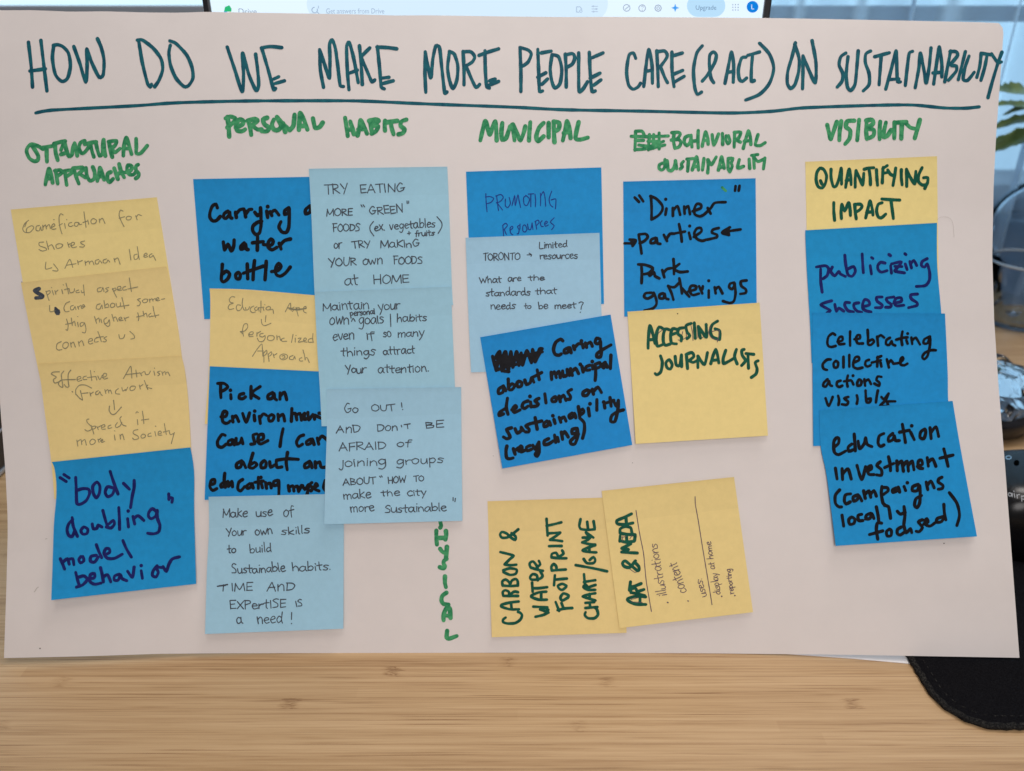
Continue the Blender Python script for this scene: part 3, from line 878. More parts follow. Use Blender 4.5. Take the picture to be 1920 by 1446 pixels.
heading(8, 1180, 235, 4.681, 6.5, '''395,62 387,130 400,203/372,65 430,62 448,77 425,115 400,125/368,130 430,125 453,150 438,188 400,203
525,90 490,107 482,150 505,178 533,150 543,87/540,92 550,190
605,47 602,120 605,198/555,140 600,135
640,183 655,110 670,57 688,110 692,165/650,135 690,130
727,82 742,173 783,77
817,72 820,168
850,92 848,130 865,163 883,140 870,92
925,62 922,130 920,193/920,62 978,62 960,110 935,130/940,130 975,148
1000,203 1020,130 1045,47 1063,110 1067,168/1010,140 1060,135
1130,82 1115,130 1107,173 1150,178 1193,152
292,332 264,347 262,380 285,393 310,370 313,302
332,312 342,390 370,398 393,370 405,312/405,312 415,380
475,317 457,340 465,365 447,383
505,297 560,292/520,300 512,403
552,393 572,330 590,277 603,330 607,393/562,365 603,360
655,292 642,393
687,302 692,360 688,418/692,302 720,345 763,278
782,393 797,330 810,277 825,330 833,378/792,370 828,365
867,307 867,380 880,408/867,292 908,292 895,330 903,360 882,408
965,302 952,373 1003,360
1052,297 1057,378
1072,265 1128,257/1090,275 1097,378
1097,282 1130,318 1188,292/1190,287 1177,383''')
heading(9, 1460, 190, 4.174, 8.2, '''380,185 395,250 408,297 435,220 455,160
490,155 478,230 475,305
592,152 537,157 527,200 560,230 555,290 520,335
630,145 622,230 615,305
690,150 685,230 690,290/685,150 730,145 740,175 700,210 745,225 740,270 690,295
795,160 790,230 790,297
840,165 825,230 820,280 850,270 880,225
907,165 905,290
920,167 1000,162/965,170 960,292
990,167 1030,205 1065,215/1105,145 1085,220 1065,290''')
heading(10, 780, 960, 5.56, 8.4, '''252,60 255,110 262,145 252,165
212,195 212,270 218,340/312,200 315,240 306,288/225,272 310,270
252,385 270,410 292,425/322,365 318,430 312,480
320,490 292,510 288,540 302,565 288,588 248,576
302,672 302,740 312,785
318,842 275,875 265,920 285,958 340,966
288,1130 288,1070 322,995 352,1010 360,1105/305,1080 355,1085
325,1240 320,1310 350,1320 425,1293''')

# ---- marker writing on the notes
def note_ink(key, seed, mat, w, blocks, name='handwriting', label=None):
    I = Ink(NOTES[key], seed)
    for (ox, oy, sc, txt) in blocks:
        traced(I, ox, oy, sc, w, txt)
    return I.done(name, M[mat], label)
note_ink('body', 11, 'navy', 6.0, [(60, 830, 4.518, '''238,297 290,330/270,270 315,300
370,295 375,400 380,515 410,522 460,490 488,430 478,395 430,390 390,402
550,335 515,370 520,430 545,468 570,430 575,370 550,335
690,385 640,375 620,420 640,458 680,440 700,390/662,245 690,330 728,435
775,345 825,395/865,320 865,380 850,450 835,550
1158,435 1160,482/1160,465 1190,470 1185,505
345,650 310,690 297,740 310,785 340,795 360,750/340,635 350,710 385,795
440,715 414,745 430,775 465,770 473,735 440,715
510,690 520,730 550,725 560,700 592,715
600,575 620,650 640,715/630,715 670,723 698,690 688,660 650,690
735,550 740,640 742,735
810,645 817,715/815,580 822,582
855,625 870,690/865,640 900,620 948,660
1060,590 1020,560 990,590 987,625 1010,645 1050,620 1060,575 1062,640 1083,700 1073,755 1030,773 980,768
240,985 260,1030 275,1070/265,1010 300,985 315,1030/310,990 345,985 355,1035
415,965 397,990 410,1020 440,1000 430,965
545,955 500,965 495,1005 530,1012 560,970/545,865 565,920 590,975
620,950 658,930 653,900 625,900 610,940 640,980 700,980 765,945
770,830 800,900 842,970
370,1100 385,1160 400,1210/375,1225 430,1205 468,1160 440,1130 395,1140
480,1155 528,1145 528,1110 495,1120 490,1175 530,1200 585,1190
580,1060 595,1120 605,1180/600,1140 640,1120 667,1180
740,1115 700,1130 697,1165 730,1165 750,1120 760,1150 802,1170
810,1090 850,1140 865,1055
925,1085 935,1150/925,1042 932,1045
1060,1045 1027,1085 1020,1125 1050,1138 1070,1100 1055,1060 1105,1058
1110,1050 1138,1090 1160,1030 1190,985 1250,968''')])
note_ink('carr', 12, 'black', 6.9, [(350, 300, 5.563, '''320,500 305,462 268,482 243,550 243,600 270,635 310,632 350,590
430,535 392,560 385,600 410,610 445,570 450,545 455,600 472,608
508,545 518,600/520,560 555,520 598,512
605,530 615,595/618,560 650,520 680,515
710,545 740,580 770,555/770,500 775,600 775,680 760,760 722,778 690,740 692,690 740,650 782,640
835,535 845,600/845,487 852,490
872,540 888,580/888,545 920,525 962,575
1065,500 1022,530 1022,570 1060,550 1072,510 1070,600 1065,700 1040,755 995,752 962,700 983,645
1285,478 1240,520 1242,562 1285,545 1300,490
382,855 395,940 430,880 465,948 490,900 495,835
600,865 565,900 567,930 605,915 615,880 622,930 640,935
740,800 738,870 737,942/685,865 800,852
800,882 880,890 903,850 880,825 852,860 852,910 890,938 940,912
965,870 985,930/975,890 1020,842 1082,825
372,1090 367,1170 362,1250 385,1272 428,1240 448,1190 415,1160 378,1185
540,1175 512,1195 517,1235 550,1240 560,1195 540,1175
632,1085 637,1240/708,1050 697,1150 692,1250/592,1182 680,1150 800,1108
830,1058 825,1150 817,1250
885,1165 950,1152 983,1110 960,1080 932,1120 932,1190 975,1213 1030,1180 1080,1118''')])
note_ink('pick', 13, 'black', 6.4, [(360, 680, 5.164, '''277,215 277,280 280,340/248,202 310,202 346,235 310,268 275,282
375,310 378,350/372,268 378,272
500,300 462,312 457,345 490,350 518,332
572,230 570,290 572,345/660,232 580,295 648,347
780,290 738,315 738,350 775,345 795,300 800,345 820,362
852,292 852,355/857,320 895,288 917,360
280,525 328,520 338,482 310,472 292,510 300,575 340,588 370,565
390,520 397,575/397,540 425,515 452,570
490,492 525,578 557,487
602,510 607,562/607,470 612,472
652,520 662,590/657,540 690,497 722,512
770,505 742,525 747,565 780,560 795,520 770,505
832,500 837,562/837,530 880,502 897,565
967,445 962,568/967,500 1000,492 1015,555/1012,510 1045,492 1060,558/1060,530 1090,492 1087,550 1120,540/1122,482 1132,555 1170,502 1187,548/1187,510 1265,545/1230,490 1245,492
322,705 290,697 248,760 253,808 290,820 330,790
390,745 353,760 350,795 385,790 400,750 410,795
427,735 432,790 470,770 480,730 492,785
628,690 592,702 600,750 607,785 570,790
640,755 688,740 688,697 650,702 638,760 665,788 735,755
882,640 865,720 852,812
1080,702 1042,717 1012,770 1030,812 1070,790
1150,740 1108,765 1113,793 1150,780 1165,740 1182,793
1212,730 1227,790/1227,750 1260,712 1320,760
480,950 433,980 433,1018 470,1010 490,960 520,1018
590,878 565,960 552,1010 590,1022 628,990 605,967 570,987
700,950 668,980 672,1018 710,1013 718,970 700,950
752,960 762,1013 800,990/815,950 822,1013 870,1010
925,870 912,960 922,1038/818,945 920,932 1030,937
1140,955 1093,985 1093,1018 1130,1010 1150,967 1162,1018
1192,960 1197,1018/1197,985 1235,962 1252,1013 1310,1010
178,1180 218,1170 218,1132 187,1142 173,1200 200,1238 240,1220
320,1152 278,1180 283,1208 320,1190/317,1072 312,1140 322,1208
347,1150 352,1198 385,1152 392,1203
490,1132 453,1160 443,1220 470,1243 510,1200
560,1170 528,1195 537,1218 570,1205 580,1172 592,1213
642,1110 642,1218/607,1160 690,1147
672,1170 682,1213/667,1112 674,1114
712,1160 722,1218/722,1180 755,1167 767,1213
830,1140 792,1152 788,1190 830,1180 840,1142 842,1230 835,1300 790,1305
932,1190 942,1243/942,1210 975,1192 987,1243/987,1210 1020,1197 1032,1248/1032,1248 1060,1190/1072,1190 1092,1230 1130,1182 1112,1290/1160,1162 1132,1190 1170,1210 1152,1243/1182,1210 1215,1192 1200,1172 1182,1220 1230,1243/1290,1142 1272,1210 1300,1248''')])
note_ink('cari', 14, 'black', 6.6, [(870, 580, 4.664, '''250,412 282,535/272,430 310,372 322,470 360,372 372,480/285,530 312,370 332,540 365,372 387,542 410,372 427,508 460,372 480,490 500,382 512,488 550,362 590,468 600,352 622,458 660,347 685,345/272,470 350,440 450,420 560,400 685,372/292,530 400,492 458,482/350,540 392,545/622,458 680,352
865,277 845,262 802,290 783,350 797,393 830,402 850,390
915,335 878,355 878,383 910,375 925,337 937,380
957,320 967,353/967,335 1000,302 1022,302
1032,300 1042,338/1027,277 1034,278
1062,295 1072,333/1072,310 1105,287 1122,323
1188,262 1160,252 1147,290 1170,303 1195,280 1195,330 1203,370 1193,416 1163,416 1163,390 1200,360 1285,312
345,670 303,700 303,738 340,725 350,682 365,713
387,610 392,698 420,703 443,670 420,652 397,672
480,630 462,650 472,678 500,673 505,642 480,630
532,620 547,658 580,640 590,602 612,638
640,530 658,615/592,600 680,553
762,550 767,613/767,575 790,547 807,598/807,570 830,542 842,598
862,540 872,588 905,570 902,527 922,578
932,520 947,578/947,545 975,517 1002,563
1032,500 1042,548/1017,482 1024,482
1100,490 1067,505 1067,533 1100,530
1122,490 1127,523/1122,457 1129,457
1147,480 1152,560 1147,622/1152,480 1188,467 1193,500 1155,518
1235,465 1208,490 1222,513 1245,482 1252,508
1285,402 1280,518
360,870 313,900 308,928 345,915/380,778 370,860 385,918
420,880 458,860 450,842 427,870 440,903 490,880
560,802 522,817 508,850 530,868 560,847
582,810 587,853/577,762 584,762
655,780 622,800 650,830 630,848 592,850
707,740 717,818
800,765 768,785 773,808 805,803 800,765
832,760 842,808/842,785 870,752 892,798
940,702 907,722 930,760 925,788 902,787
1075,705 1043,725 1043,753 1075,753 1095,722 1075,705 1110,718
1122,700 1132,743/1132,720 1170,682 1202,728
415,1037 373,1052 390,1085 403,1118 375,1133 345,1117
447,1045 467,1083 500,1060 500,1032 522,1063
580,1000 542,1020 570,1050 565,1073 537,1072
622,948 640,1048/582,1000 680,977
725,977 698,1000 703,1028 735,1013 745,982 757,1013
787,965 797,998/777,932 784,932
832,945 847,988/847,960 875,942 892,978
945,907 918,930 927,953 955,938 965,912 977,948
1000,852 1012,938/1012,928 1048,900 1038,872 1012,892
1087,865 1097,933/1102,827 1107,828
1162,790 1162,883
1227,835 1232,863/1222,812 1228,810
1277,772 1287,848/1242,820 1310,797
1312,810 1335,848 1350,797 1345,880 1320,980 1283,980 1293,930 1340,897 1395,880
375,1197 367,1240 373,1298 400,1308 430,1300
432,1220 447,1268/442,1240 475,1212
480,1240 508,1215 498,1197 477,1225 500,1248 540,1230
580,1192 547,1207 553,1238 590,1225
602,1190 622,1223 650,1172/655,1162 658,1250 640,1287 622,1268 660,1222
740,1132 703,1152 703,1183 740,1178 780,1152
792,1100 802,1163
817,1120 827,1158
852,1075 862,1138/857,1100 880,1072 912,1118
983,1042 947,1052 947,1088 985,1078 990,1042 998,1100 970,1177 937,1177 933,1150 1000,1092
1012,952 1050,992 1053,1060 1037,1128''')])
note_ink('dinn', 15, 'black', 5.6, [(1150, 320, 4.986, '''200,252 240,293/242,232 280,288
352,240 358,350 357,452/347,240 400,262 455,322 458,370 420,420 357,457
497,355 487,413/490,268 494,268
557,350 557,423/562,370 600,332 625,413
662,335 667,403/667,360 700,332 717,408
742,380 818,350 818,317 780,312 757,360 762,408 810,428 850,410
882,350 910,403/850,410 910,352 950,302 1050,295
1143,145 1138,188/1180,142 1172,188
105,680 165,680/152,645 210,652 180,705/165,655 185,675 175,690
237,598 252,690 264,775/237,598 300,592 323,620 290,658 247,678
395,627 353,647 350,678 390,673 405,632 412,678 440,685
472,600 502,658/497,640 530,592 570,590
614,500 632,590 640,665/572,588 670,570
707,580 722,638/714,518 720,520
752,620 823,570 818,537 780,542 757,590 782,638 830,657 870,645
985,537 932,552 922,580 968,600 968,623 882,645
1190,550 1100,563 1022,578/1090,530 1018,580 1082,602/1080,545 1062,572 1080,585
262,882 267,960 264,1052/232,877 300,882 368,912 330,958 272,970
370,927 333,965 342,983 380,950 390,985 430,1008
457,930 477,998/467,960 500,922 545,912
562,828 567,900 567,968/618,872 570,917 620,948 695,943
360,1142 302,1147 288,1180 320,1197 370,1170 377,1142 400,1200 403,1250 370,1288 292,1310
465,1147 433,1160 433,1193 470,1193 480,1152 490,1193 515,1203
512,1078 542,1140 562,1207/512,1080 570,1090 620,1045
617,1008 632,1080 642,1148/642,1100 670,1132 710,1178
702,1130 768,1110 773,1082 730,1077 712,1120 740,1163 800,1150
802,1080 832,1148/832,1110 837,1082
892,1120 892,1188/892,1030 897,1032
947,1090 957,1148/957,1110 985,1087 1020,1148
1130,1047 1092,1057 1083,1090 1110,1108 1135,1072 1130,1052 1143,1140 1128,1218 1090,1238 1025,1220
1245,1027 1193,1037 1198,1080 1238,1110 1238,1143 1187,1153''')])
note_ink('dinn', 16, 'green', 5.0, [(1150, 320, 4.986, '1018,158 1035,175 1052,190')], 'green_mark')
note_ink('acce', 17, 'dgreen', 6.0, [(1160, 560, 5.163, '''285,480 287,370 302,262 330,340 352,435/292,400 345,395
430,292 392,275 368,330 362,410 377,460 428,445
490,302 452,295 433,350 433,420 452,452 498,440
570,300 523,292 503,350 512,428 560,438/512,350 560,332
632,282 583,292 573,340 608,370 605,410
702,240 653,262 662,320 688,360 662,388
732,235 737,310 742,385
772,272 782,340 792,383/775,272 820,340 850,372 847,250
958,218 907,252 888,310 907,370 960,392 978,395 978,312 932,292
405,555 423,620 408,708 370,738 353,725
490,592 458,620 468,668 500,682 518,640 490,592
547,560 557,640 590,648 608,545 610,658
657,560 667,678/652,542 708,522 728,560 680,600/682,600 720,618 760,600
767,560 767,668/767,557 830,638 860,522
892,630 912,560 940,492 960,560 970,622/902,600 965,592
1037,500 1012,580 1017,628 1060,610 1110,582
1140,492 1122,560 1147,632
1215,492 1192,502 1197,550 1228,600 1190,648
1232,532 1308,540/1252,540 1257,675
1350,602 1322,620 1340,680 1330,728 1285,763''')])
note_ink('acce', 18, 'purple', 1.4, [(1160, 560, 5.163, '''285,470 318,292 342,400/300,400 345,398/432,300 385,335 376,400 382,440/520,350 585,335
575,400 600,400 620,320/640,280 655,370 600,405/700,260 715,330 720,405/760,260 768,380/772,270 800,380 850,340/890,265 872,330 900,380 955,400/900,320 975,310 955,420''')], 'pen_outline')
note_ink('carb', 19, 'dgreen', 5.5, [(890, 920, 4.986, '''290,1187 267,1205 267,1230 310,1243 380,1238 428,1205 443,1165 425,1142 405,1135
415,1110 330,1110 250,1085 252,1067 330,1047 412,1037/345,1100 340,1055
405,985 330,985 270,985/268,985 262,950 285,932 318,945 325,980/330,972 370,945 405,950
400,888 330,893 265,888/263,888 258,850 290,832 323,858 330,888/330,888 347,842 385,827 403,850 403,888
270,762 330,788 383,778 393,740 330,727 268,745
390,693 330,698 280,690/280,690 330,640 362,610 310,592 240,575
408,362 362,400 305,438 255,440 238,412 255,387 300,402 340,440 378,460 383,430 345,398
568,1180 640,1163 690,1140/690,1140 612,1112/612,1112 655,1098 688,1115/680,1092 548,1085
675,1020 600,1020 530,995 532,980 600,952 670,945/622,1010 622,957
678,903 600,913 545,913/542,945 537,862
590,838 580,792 542,782 518,810 532,833 600,828 635,800 612,752
638,750 590,740 525,720/523,720 513,682 545,662 578,700 590,735/590,710 613,690 600,657
912,1098 840,1103 775,1118/790,1125 757,1042/830,1098 812,1052
872,1000 820,1028 802,1000 830,962 878,980 872,1005
857,900 820,928 792,918 778,890 820,872 857,890
862,823 800,828 750,833/742,885 750,792
852,738 780,743 725,748/722,748 717,712 740,687 763,710 765,743
858,633 790,633 720,625/718,625 722,592 760,582 778,610 785,633/790,618 830,590 818,560
812,518 750,518 695,520
818,473 760,465 705,460/705,460 760,425 798,398/800,393 690,400
810,297 740,315 672,330/682,420 672,265
1037,1137 1030,1165 1060,1193 1120,1193 1153,1160 1143,1112 1120,1092
1148,1088 1035,1098/1118,1043 1035,1050/1080,1088 1075,1050
1128,1028 1070,1010 1010,990 1060,972 1128,960/1075,1008 1075,967
1128,928 1060,928 1018,902 1040,882 1073,925/1075,900 1130,882
1128,838 1060,848 1022,855/1032,895 1022,782
1238,755 1100,725 945,697
1020,640 1050,678 1110,678 1128,650 1110,622 1075,650
1138,578 1080,575 1010,560 1070,530 1128,512/1075,575 1070,532
1128,505 1070,500 1005,485/1005,485 1060,460 1080,440/1080,440 1010,440/1080,438 1040,392 1110,440
1122,362 1050,368 992,360/990,358 978,330 990,267/1060,360 1052,292/1122,350 1112,287''')])
note_ink('artm', 20, 'dgreen', 6.0, [(1110, 880, 4.666, '''472,1183 380,1180 315,1150 313,1132 380,1112 470,1117/420,1175 420,1117
462,1105 400,1090 345,1080/342,1080 342,1052 380,1042 398,1080/400,1070 455,1052
430,1000 380,1020 335,1030/328,1058 337,985
380,802 330,858 283,850 267,822 290,802 340,840 398,888 412,880 408,850 380,820
397,733 330,730 260,725/258,725 320,702 262,692/265,690 340,652
368,630 300,638 245,625/243,630 247,582/305,635 302,587/372,625 378,582
378,573 310,570 250,560/247,560 247,522 290,502 338,512 348,550 353,570
358,470 290,483 225,478 218,450 280,422 346,390/302,480 297,422''')])
note_ink('artm', 21, 'purple', 1.25, [(1110, 880, 4.666, '''340,1140 420,1120/345,1160 440,1165/300,480 340,470/262,600 300,585/265,630 270,580/330,610 350,580/300,850 370,900 395,895 380,860 330,840''')], 'pen_outline')
I = Ink(NOTES['artm'], 22)
traced(I, 1110, 880, 4.666, 1.7, '''385,360 400,460 420,580 450,730 462,850 475,980 500,1130 520,1245
902,240 905,310 930,450 960,640 1000,880 1030,1060 1050,1185''')
traced(I, 1110, 880, 4.666, 2.6, '''660,1165 665,1167
838,1152 844,1154
1250,1105 1252,1107
1135,1112 1137,1113''')
write(I, 1110, 880, 4.666, 1.45, [('illustrations', 655, 1105, 565, 645, 48, 90), ('content', 830, 1075, 738, 805, 55, 80), ('uses:', 1005, 1112, 962, 950, 40, 60),
  ('display', 1128, 1092, 1088, 905, 36, 62), ('at', 1078, 870, 1066, 812, 34, 58), ('home', 1060, 785, 1040, 630, 34, 60), ('reporting', 1240, 1088, 1212, 868, 30, 50)])
I.done('handwriting', M['purple'])
note_ink('quan', 23, 'dgreen', 6.1, [(1490, 280, 6.4, '''305,228 267,280 258,370 282,448 330,463 368,410 383,320 350,245 305,228/310,378 327,418
437,240 437,340 465,448 500,438 540,330 558,228 563,330 563,418
612,458 630,340 655,240 673,330 678,425/617,375 673,365
727,455 727,350 737,255/737,258 780,350 815,428 825,350 830,288
835,240 890,225 950,222/895,250 907,340 910,425
982,245 987,340 995,432
1062,215 1057,310 1052,402/1055,235 1112,195/1057,290 1120,277
1117,248 1150,300 1190,318/1213,225 1198,330 1180,435
1280,245 1280,340 1290,428
1345,445 1345,340 1342,240/1342,240 1390,340 1440,415 1450,330 1455,265
1530,220 1492,300 1483,380 1530,428 1588,418 1598,342 1547,342/1595,400 1562,470
470,640 470,740 480,852
562,832 557,740 567,660 600,740 648,642 665,720 670,795
722,662 727,750 740,835/717,662 790,660 808,690 780,728 732,755
852,825 880,710 905,620 930,710 940,790/862,760 935,750
1050,642 1002,662 983,740 1002,808 1040,823 1093,778
1047,597 1150,605 1262,610/1157,620 1172,730 1185,832''')])
note_ink('publ', 24, 'navy', 5.7, [(1490, 420, 6.4, '''312,540 312,680 330,818/260,517 370,502 408,540 390,618 340,658
452,518 433,570 480,622 530,570 548,600 610,630
602,375 612,480 640,608 690,628 728,570 708,512 640,540
810,360 817,480 825,585
907,500 922,600/922,402 940,415
1085,470 1032,460 998,500 1003,548 1040,578 1110,560
1152,500 1162,590/1132,367 1150,380
1162,480 1280,457 1202,560/1202,510 1288,512/1207,570 1318,588
1327,480 1350,548/1322,357 1336,368
1382,450 1402,528/1392,480 1430,437 1465,498
1590,417 1532,450 1522,498 1560,518 1590,480 1618,570 1618,670 1570,738 1460,750
445,922 372,942 313,970 380,1010 428,1040 390,1067
482,965 502,1048 530,1010 590,1047
660,945 612,942 602,980 640,1040 705,1057
770,947 717,957 712,1000 750,1045 805,1060
830,990 898,970 888,922 842,907 817,960 822,1018 860,1043 915,1057
1050,877 983,882 992,930 1048,970 1038,1003 967,1005
1190,877 1103,892 1112,930 1158,965 1148,998 1092,1000
1190,950 1278,930 1278,887 1222,892 1192,940 1222,983 1310,975
1475,842 1393,852 1402,900 1468,945 1468,978 1367,1005''')])
note_ink('cele', 25, 'black', 5.4, [(1500, 580, 6.4, '''422,308 390,290 342,330 328,400 342,442 380,453 428,440
450,390 508,375 508,332 480,332 457,370 472,418 533,415
602,268 600,350 602,437
652,360 718,350 718,312 690,312 672,350 692,408 755,410
812,248 817,340 817,418 850,428 888,390 868,362 822,385
927,330 937,438/927,340 970,312 1010,340
1080,342 1038,370 1033,418 1070,428 1100,382 1110,418 1143,435
1230,268 1217,350 1227,428/1155,365 1240,342 1290,337
1277,370 1292,413/1292,292 1297,297
1337,340 1347,418/1352,370 1390,342 1440,423
1560,327 1493,360 1483,408 1530,408 1560,342 1560,430 1530,560 1490,600 1468,570 1500,522 1570,492 1630,492
368,602 322,607 273,660 283,713 325,728
430,622 403,650 412,698 450,693 458,642 430,622
522,570 522,698
592,548 592,688
642,640 708,610 703,572 665,577 642,630 643,690 690,713 750,700
828,607 792,622 783,665 810,688 850,670
932,572 927,688/862,640 970,612
927,582 975,562/967,640 977,688
1042,600 1067,698/1062,650 1090,612 1120,650
1120,655 1198,640 1238,602 1230,577 1207,600 1207,660 1250,673 1290,652
330,842 288,880 278,918 310,928 340,880 350,862 360,908 385,920
488,857 447,872 443,913 470,933 508,917
575,795 562,860 572,928/527,865 610,852
622,860 642,903/637,797 642,802
710,842 688,880 693,918 730,908 738,862 710,842
772,840 782,918/782,870 820,842 852,898
978,812 933,807 918,850 953,880 948,918 892,892
307,1068 345,1160 393,1052
457,1038 470,1090 462,1148
580,1052 533,1070 578,1110 560,1147 502,1140
682,1032 692,1080 682,1133
787,975 792,1060 802,1117 840,1113 848,1072 802,1082
935,975 922,1040 912,1117
977,1052 1010,1080 1063,1012/1063,1012 1030,1090 962,1160 1060,1158 1045,1110 1143,1105''')])
note_ink('inve', 26, 'black', 6.3, [(1510, 740, 4.82, '''268,470 300,440 303,397 280,392 257,430 262,518 300,543 365,510
420,447 388,475 393,513 430,500/442,357 447,430 452,508
477,420 492,488 535,440 545,392 560,450 602,470
710,352 668,375 658,440 680,468 710,455
790,352 753,385 753,423 790,408 805,372 815,415 850,415
877,268 892,350 905,433/852,340 940,322
952,340 985,408/962,282 967,287
1080,312 1042,340 1038,388 1070,398 1088,350 1080,312
1127,300 1137,398/1132,350 1180,292 1205,378
272,665 287,763
332,670 337,768/337,720 385,672 415,763
467,640 510,768 545,652
557,690 598,670 593,642 567,660 572,718 620,723
678,607 647,640 688,680 688,728 642,725
752,562 767,630 770,688/717,660 800,622
827,600 832,688/832,640 870,602 887,693/887,640 920,602 932,693/932,640 965,602 982,680
1012,650 1058,630 1048,592 1022,602 1022,660 1060,668
1102,570 1112,648/1112,610 1150,582 1180,648
1252,492 1272,570 1290,648/1217,575 1335,547
310,862 272,910 272,980 300,1013 328,1015
410,897 363,907 353,960 370,988 405,970
475,907 433,925 438,963 470,948 485,912 510,960
527,870 542,938/542,900 575,872 592,928/592,900 620,867 642,918
692,830 687,900 702,980 722,998/692,840 740,842 748,870 702,905
820,842 788,860 792,883 830,868 840,837 852,880
892,830 907,868/922,797 927,799
1020,812 972,832 968,868 1010,868 1035,822 1038,900 1033,980 1010,1022 988,1000 1000,942 1050,912
1092,790 1107,858/1102,820 1135,782 1165,843
1235,747 1207,762 1202,790 1243,820 1238,848 1202,855
332,1090 347,1188
420,1107 393,1130 402,1173 440,1163 448,1127 420,1107
510,1082 477,1092 482,1138 520,1138
590,1072 553,1090 548,1123 585,1118 600,1077 620,1120
642,1015 657,1090 665,1158
715,1002 750,1012 762,1060 770,1118
832,1055 860,1080 902,1065/892,1012 900,1090 890,1180 900,1218
690,1162 652,1162 642,1220 655,1307/580,1265 700,1232
760,1217 733,1240 742,1278 775,1273 778,1232 760,1217
868,1197 833,1220 833,1258 860,1268 900,1240
892,1190 912,1248 950,1212 962,1248
1058,1132 1022,1150 1058,1200 1030,1238 1002,1235
1072,1170 1108,1150 1098,1122 1082,1140 1092,1178 1130,1188 1170,1160
1250,1102 1193,1120 1188,1153 1230,1148 1258,1102/1252,992 1257,1070 1270,1133
1302,887 1370,982 1393,1090 1370,1183''')])

# ---- pen and pencil writing on the notes
I = Ink(NOTES['trye'], 31)
write(I, 560, 300, 5.5625, 2.05, [('TRY', 272, 358, 520, 350, 62, 108), ('EATING', 640, 348, 1112, 330, 52, 92), ('MORE', 285, 585, 565, 575, 46, 76), ('GREEN', 735, 568, 1098, 550, 50, 84),
  ('FOODS', 355, 748, 642, 740, 46, 78), ('ex.', 790, 740, 905, 733, 58, 80), ('vegetables', 948, 728, 1430, 700, 52, 92), ('fruits', 1213, 797, 1420, 785, 34, 58),
  ('or', 368, 925, 455, 917, 56, 80), ('TRY', 560, 922, 755, 912, 46, 78), ('MaKInG', 848, 915, 1265, 907, 50, 80), ('YOUR', 312, 1110, 605, 1098, 52, 86), ('own', 670, 1095, 880, 1085, 62, 80),
  ('FOODS', 990, 1088, 1295, 1080, 50, 82), ('at', 478, 1312, 632, 1300, 70, 110), ('HOME', 775, 1298, 1155, 1280, 54, 90)])
traced(I, 560, 300, 5.5625, 2.0, '''650,468 662,490/672,468 688,490
1130,428 1132,455/1148,428 1147,452
780,642 745,690 748,740 785,793
1442,592 1490,650 1492,700 1455,765
1135,768 1168,762/1150,745 1152,782''')
I.done('handwriting', M['pen'])
I = Ink(NOTES['main'], 32)
write(I, 570, 530, 6.0, 2.05, [('Maintain', 208, 318, 738, 295, 66, 88), ('your', 838, 308, 1090, 293, 66, 90), ('own', 283, 478, 512, 470, 82, 90), ('personal', 518, 375, 802, 352, 40, 62), ('goals', 615, 468, 905, 455, 74, 92),
  ('habits', 1042, 442, 1388, 430, 55, 88), ('even', 322, 652, 572, 640, 72, 90), ('if', 698, 640, 795, 632, 66, 80), ('so', 892, 617, 990, 610, 62, 80), ('many', 1052, 612, 1352, 603, 60, 80),
  ('things', 415, 828, 808, 812, 60, 100), ('attract', 893, 812, 1252, 795, 55, 96), ('Your', 465, 1022, 702, 1015, 60, 92), ('attention.', 832, 1017, 1410, 1000, 62, 92)])
traced(I, 570, 530, 6.0, 2.0, '''535,437 552,402 575,435
972,355 974,420 977,495''')
I.done('handwriting', M['pen'])
I = Ink(NOTES['goou'], 33)
write(I, 590, 720, 5.163, 2.0, [('Go', 288, 288, 430, 272, 55, 95), ('OUT', 548, 268, 780, 255, 40, 66), ('AnD', 208, 478, 452, 467, 56, 76), ('Don', 603, 463, 810, 448, 50, 70), ('T', 870, 438, 935, 430, 30, 48), ('BE', 1068, 432, 1258, 417, 38, 64),
  ('AFRAID', 235, 652, 698, 627, 46, 76), ('of', 793, 612, 940, 600, 46, 66), ('joining', 240, 803, 702, 785, 55, 70), ('groups', 788, 783, 1252, 763, 50, 70), ('ABOUT', 275, 980, 598, 967, 38, 66),
  ('HOW', 708, 962, 888, 950, 36, 62), ('TO', 958, 945, 1062, 938, 34, 58), ('make', 278, 1115, 552, 1105, 54, 84), ('the', 638, 1087, 832, 1080, 44, 62), ('city', 893, 1083, 1085, 1078, 46, 64),
  ('more', 345, 1243, 580, 1227, 50, 66), ('Sustainable', 678, 1247, 1282, 1227, 48, 84)])
traced(I, 590, 720, 5.163, 2.0, '''840,182 845,225/852,248 853,250
838,400 842,415
628,893 640,905/645,888 655,902
1340,1100 1340,1130/1362,1108 1358,1140''')
I.done('handwriting', M['pen'])
I = Ink(NOTES['make'], 34)
write(I, 370, 910, 4.986, 2.05, [('Make', 232, 302, 472, 295, 54, 76), ('use', 548, 298, 708, 285, 54, 70), ('of', 803, 297, 905, 288, 58, 92), ('Your', 270, 478, 462, 465, 48, 80), ('own', 538, 467, 708, 455, 50, 60), ('skills', 783, 467, 1058, 447, 45, 78),
  ('to', 280, 635, 368, 627, 42, 80), ('build', 488, 633, 698, 617, 46, 90), ('Sustainable', 322, 828, 828, 805, 48, 88), ('habits.', 888, 803, 1255, 790, 45, 82), ('IME', 312, 990, 522, 983, 42, 74), ('AnD', 648, 992, 920, 985, 60, 80),
  ('EXPertISE', 305, 1158, 832, 1145, 50, 82), ('IS', 918, 1138, 992, 1130, 36, 62), ('a', 368, 1300, 428, 1295, 66, 80), ('need', 560, 1292, 802, 1283, 60, 98)])
traced(I, 370, 910, 4.986, 2.1, '''245,930 242,965 240,990
882,1190 880,1255/881,1293 882,1294''')
